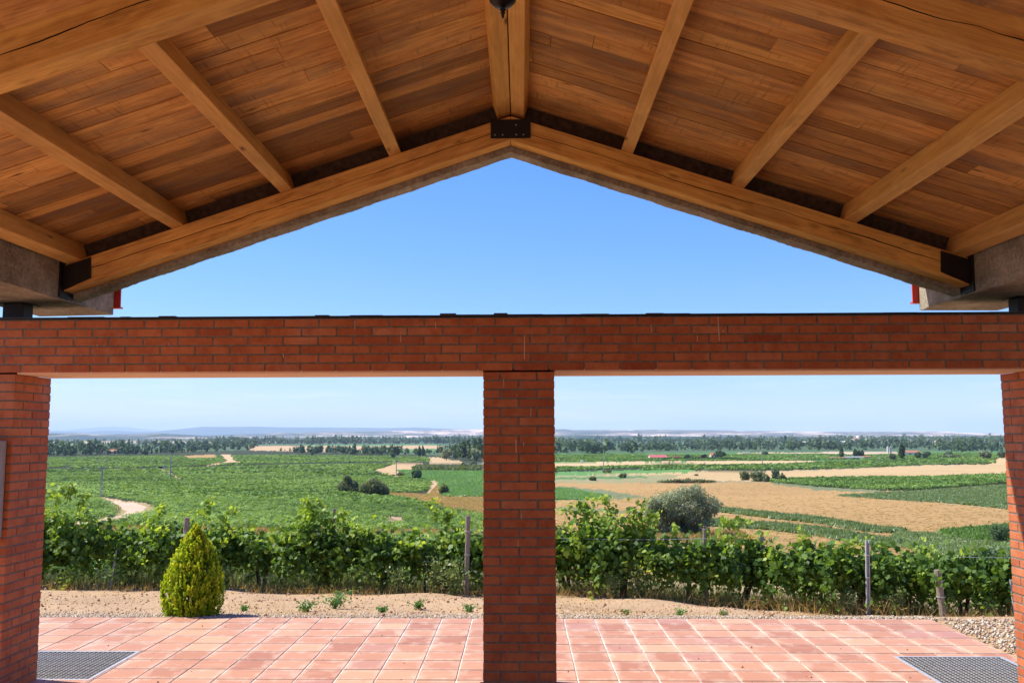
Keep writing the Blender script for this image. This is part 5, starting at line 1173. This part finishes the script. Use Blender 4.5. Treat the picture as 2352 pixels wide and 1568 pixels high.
# ------------------------------------------------------------------ haze
hz = MB(); hz.box(-42000, 42000, -160, 47500, -30, 620, axis=2, sh=False)
m, nt = mat('haze_air'); o = nt.nodes.new('ShaderNodeOutputMaterial'); v = nt.nodes.new('ShaderNodeVolumePrincipled'); v.inputs['Color'].default_value = (.66, .83, 1., 1); v.inputs['Density'].default_value = HAZE; v.inputs['Anisotropy'].default_value = .0
L(nt, v.outputs[0], o.inputs['Volume'])
tag(hz.build('haze', m), 'thin blue summer haze over the valley', kind='stuff')
# walls added for the light stand above, after the paving
# ------------------------------------------------------------------ light
SUN = Vector((-.622, .168, .766)).normalized()
el = math.asin(SUN.z); az = math.atan2(SUN.x, SUN.y)
w = bpy.data.worlds.new('World'); sc.world = w; w.use_nodes = True; nt = w.node_tree; nt.nodes.clear()
sky = nt.nodes.new('ShaderNodeTexSky'); sky.sky_type = 'NISHITA'; sky.sun_disc = False; sky.sun_elevation = el; sky.sun_rotation = az
sky.altitude = 800; sky.air_density = 1.0; sky.dust_density = 0; sky.ozone_density = 3
bg = nt.nodes.new('ShaderNodeBackground'); bg.inputs[1].default_value = .15; o = nt.nodes.new('ShaderNodeOutputWorld')
# deepen the clear sky away from the horizon, as the camera recorded it
KD = .2196
sp = nt.nodes.new('ShaderNodeSeparateColor'); L(nt, mixc(nt, 1., sky.outputs[0], (.80*KD, .93*KD, 1.12*KD), 'MULTIPLY'), sp.inputs[0]); cb = nt.nodes.new('ShaderNodeCombineColor')
for k, (g_, s_) in enumerate(((1.30, .53), (.90, .51), (.30, .83))): L(nt, math_(nt, 'MULTIPLY', math_(nt, 'POWER', math_(nt, 'MINIMUM', sp.outputs[k], 1.7), g_), s_/KD), cb.inputs[k])
# faint wisps of cloud low over the horizon
tc = nt.nodes.new('ShaderNodeTexCoord').outputs['Generated']; sz = nt.nodes.new('ShaderNodeSeparateXYZ'); L(nt, tc, sz.inputs[0])
wn = ramp(nt, noise(nt, vmul(nt, tc, (9, 9, 95)), 1, 6, .62, dist=.4), [(.52, 0.), (.78, .5)]); wz = ramp(nt, sz.outputs[2], [(.004, 0.), (.02, 1.), (.035, 1.), (.07, 0.)])
cl = mixc(nt, math_(nt, 'MULTIPLY', wn, wz), cb.outputs[0], (4.4, 4.4, 4.4))
L(nt, cl, bg.inputs[0]); L(nt, bg.outputs[0], o.inputs[0])
ld = bpy.data.lights.new('sun', 'SUN'); ld.energy = 4.2; ld.angle = R(.53); ld.color = (1, .945, .86)
lo = bpy.data.objects.new('sun', ld); root_col.objects.link(lo); lo.rotation_euler = (-SUN).to_track_quat('-Z', 'Y').to_euler(); lo.location = SUN*60
sc.view_settings.view_transform = 'Standard'; sc.view_settings.look = 'None'; sc.view_settings.gamma = 1; sc.view_settings.exposure = .90
sc.cycles.max_bounces = 10; sc.cycles.diffuse_bounces = 7; sc.cycles.volume_bounces = 2; sc.cycles.use_denoising = True
sc.cycles.volume_max_steps = 64; sc.cycles.transparent_max_bounces = 8
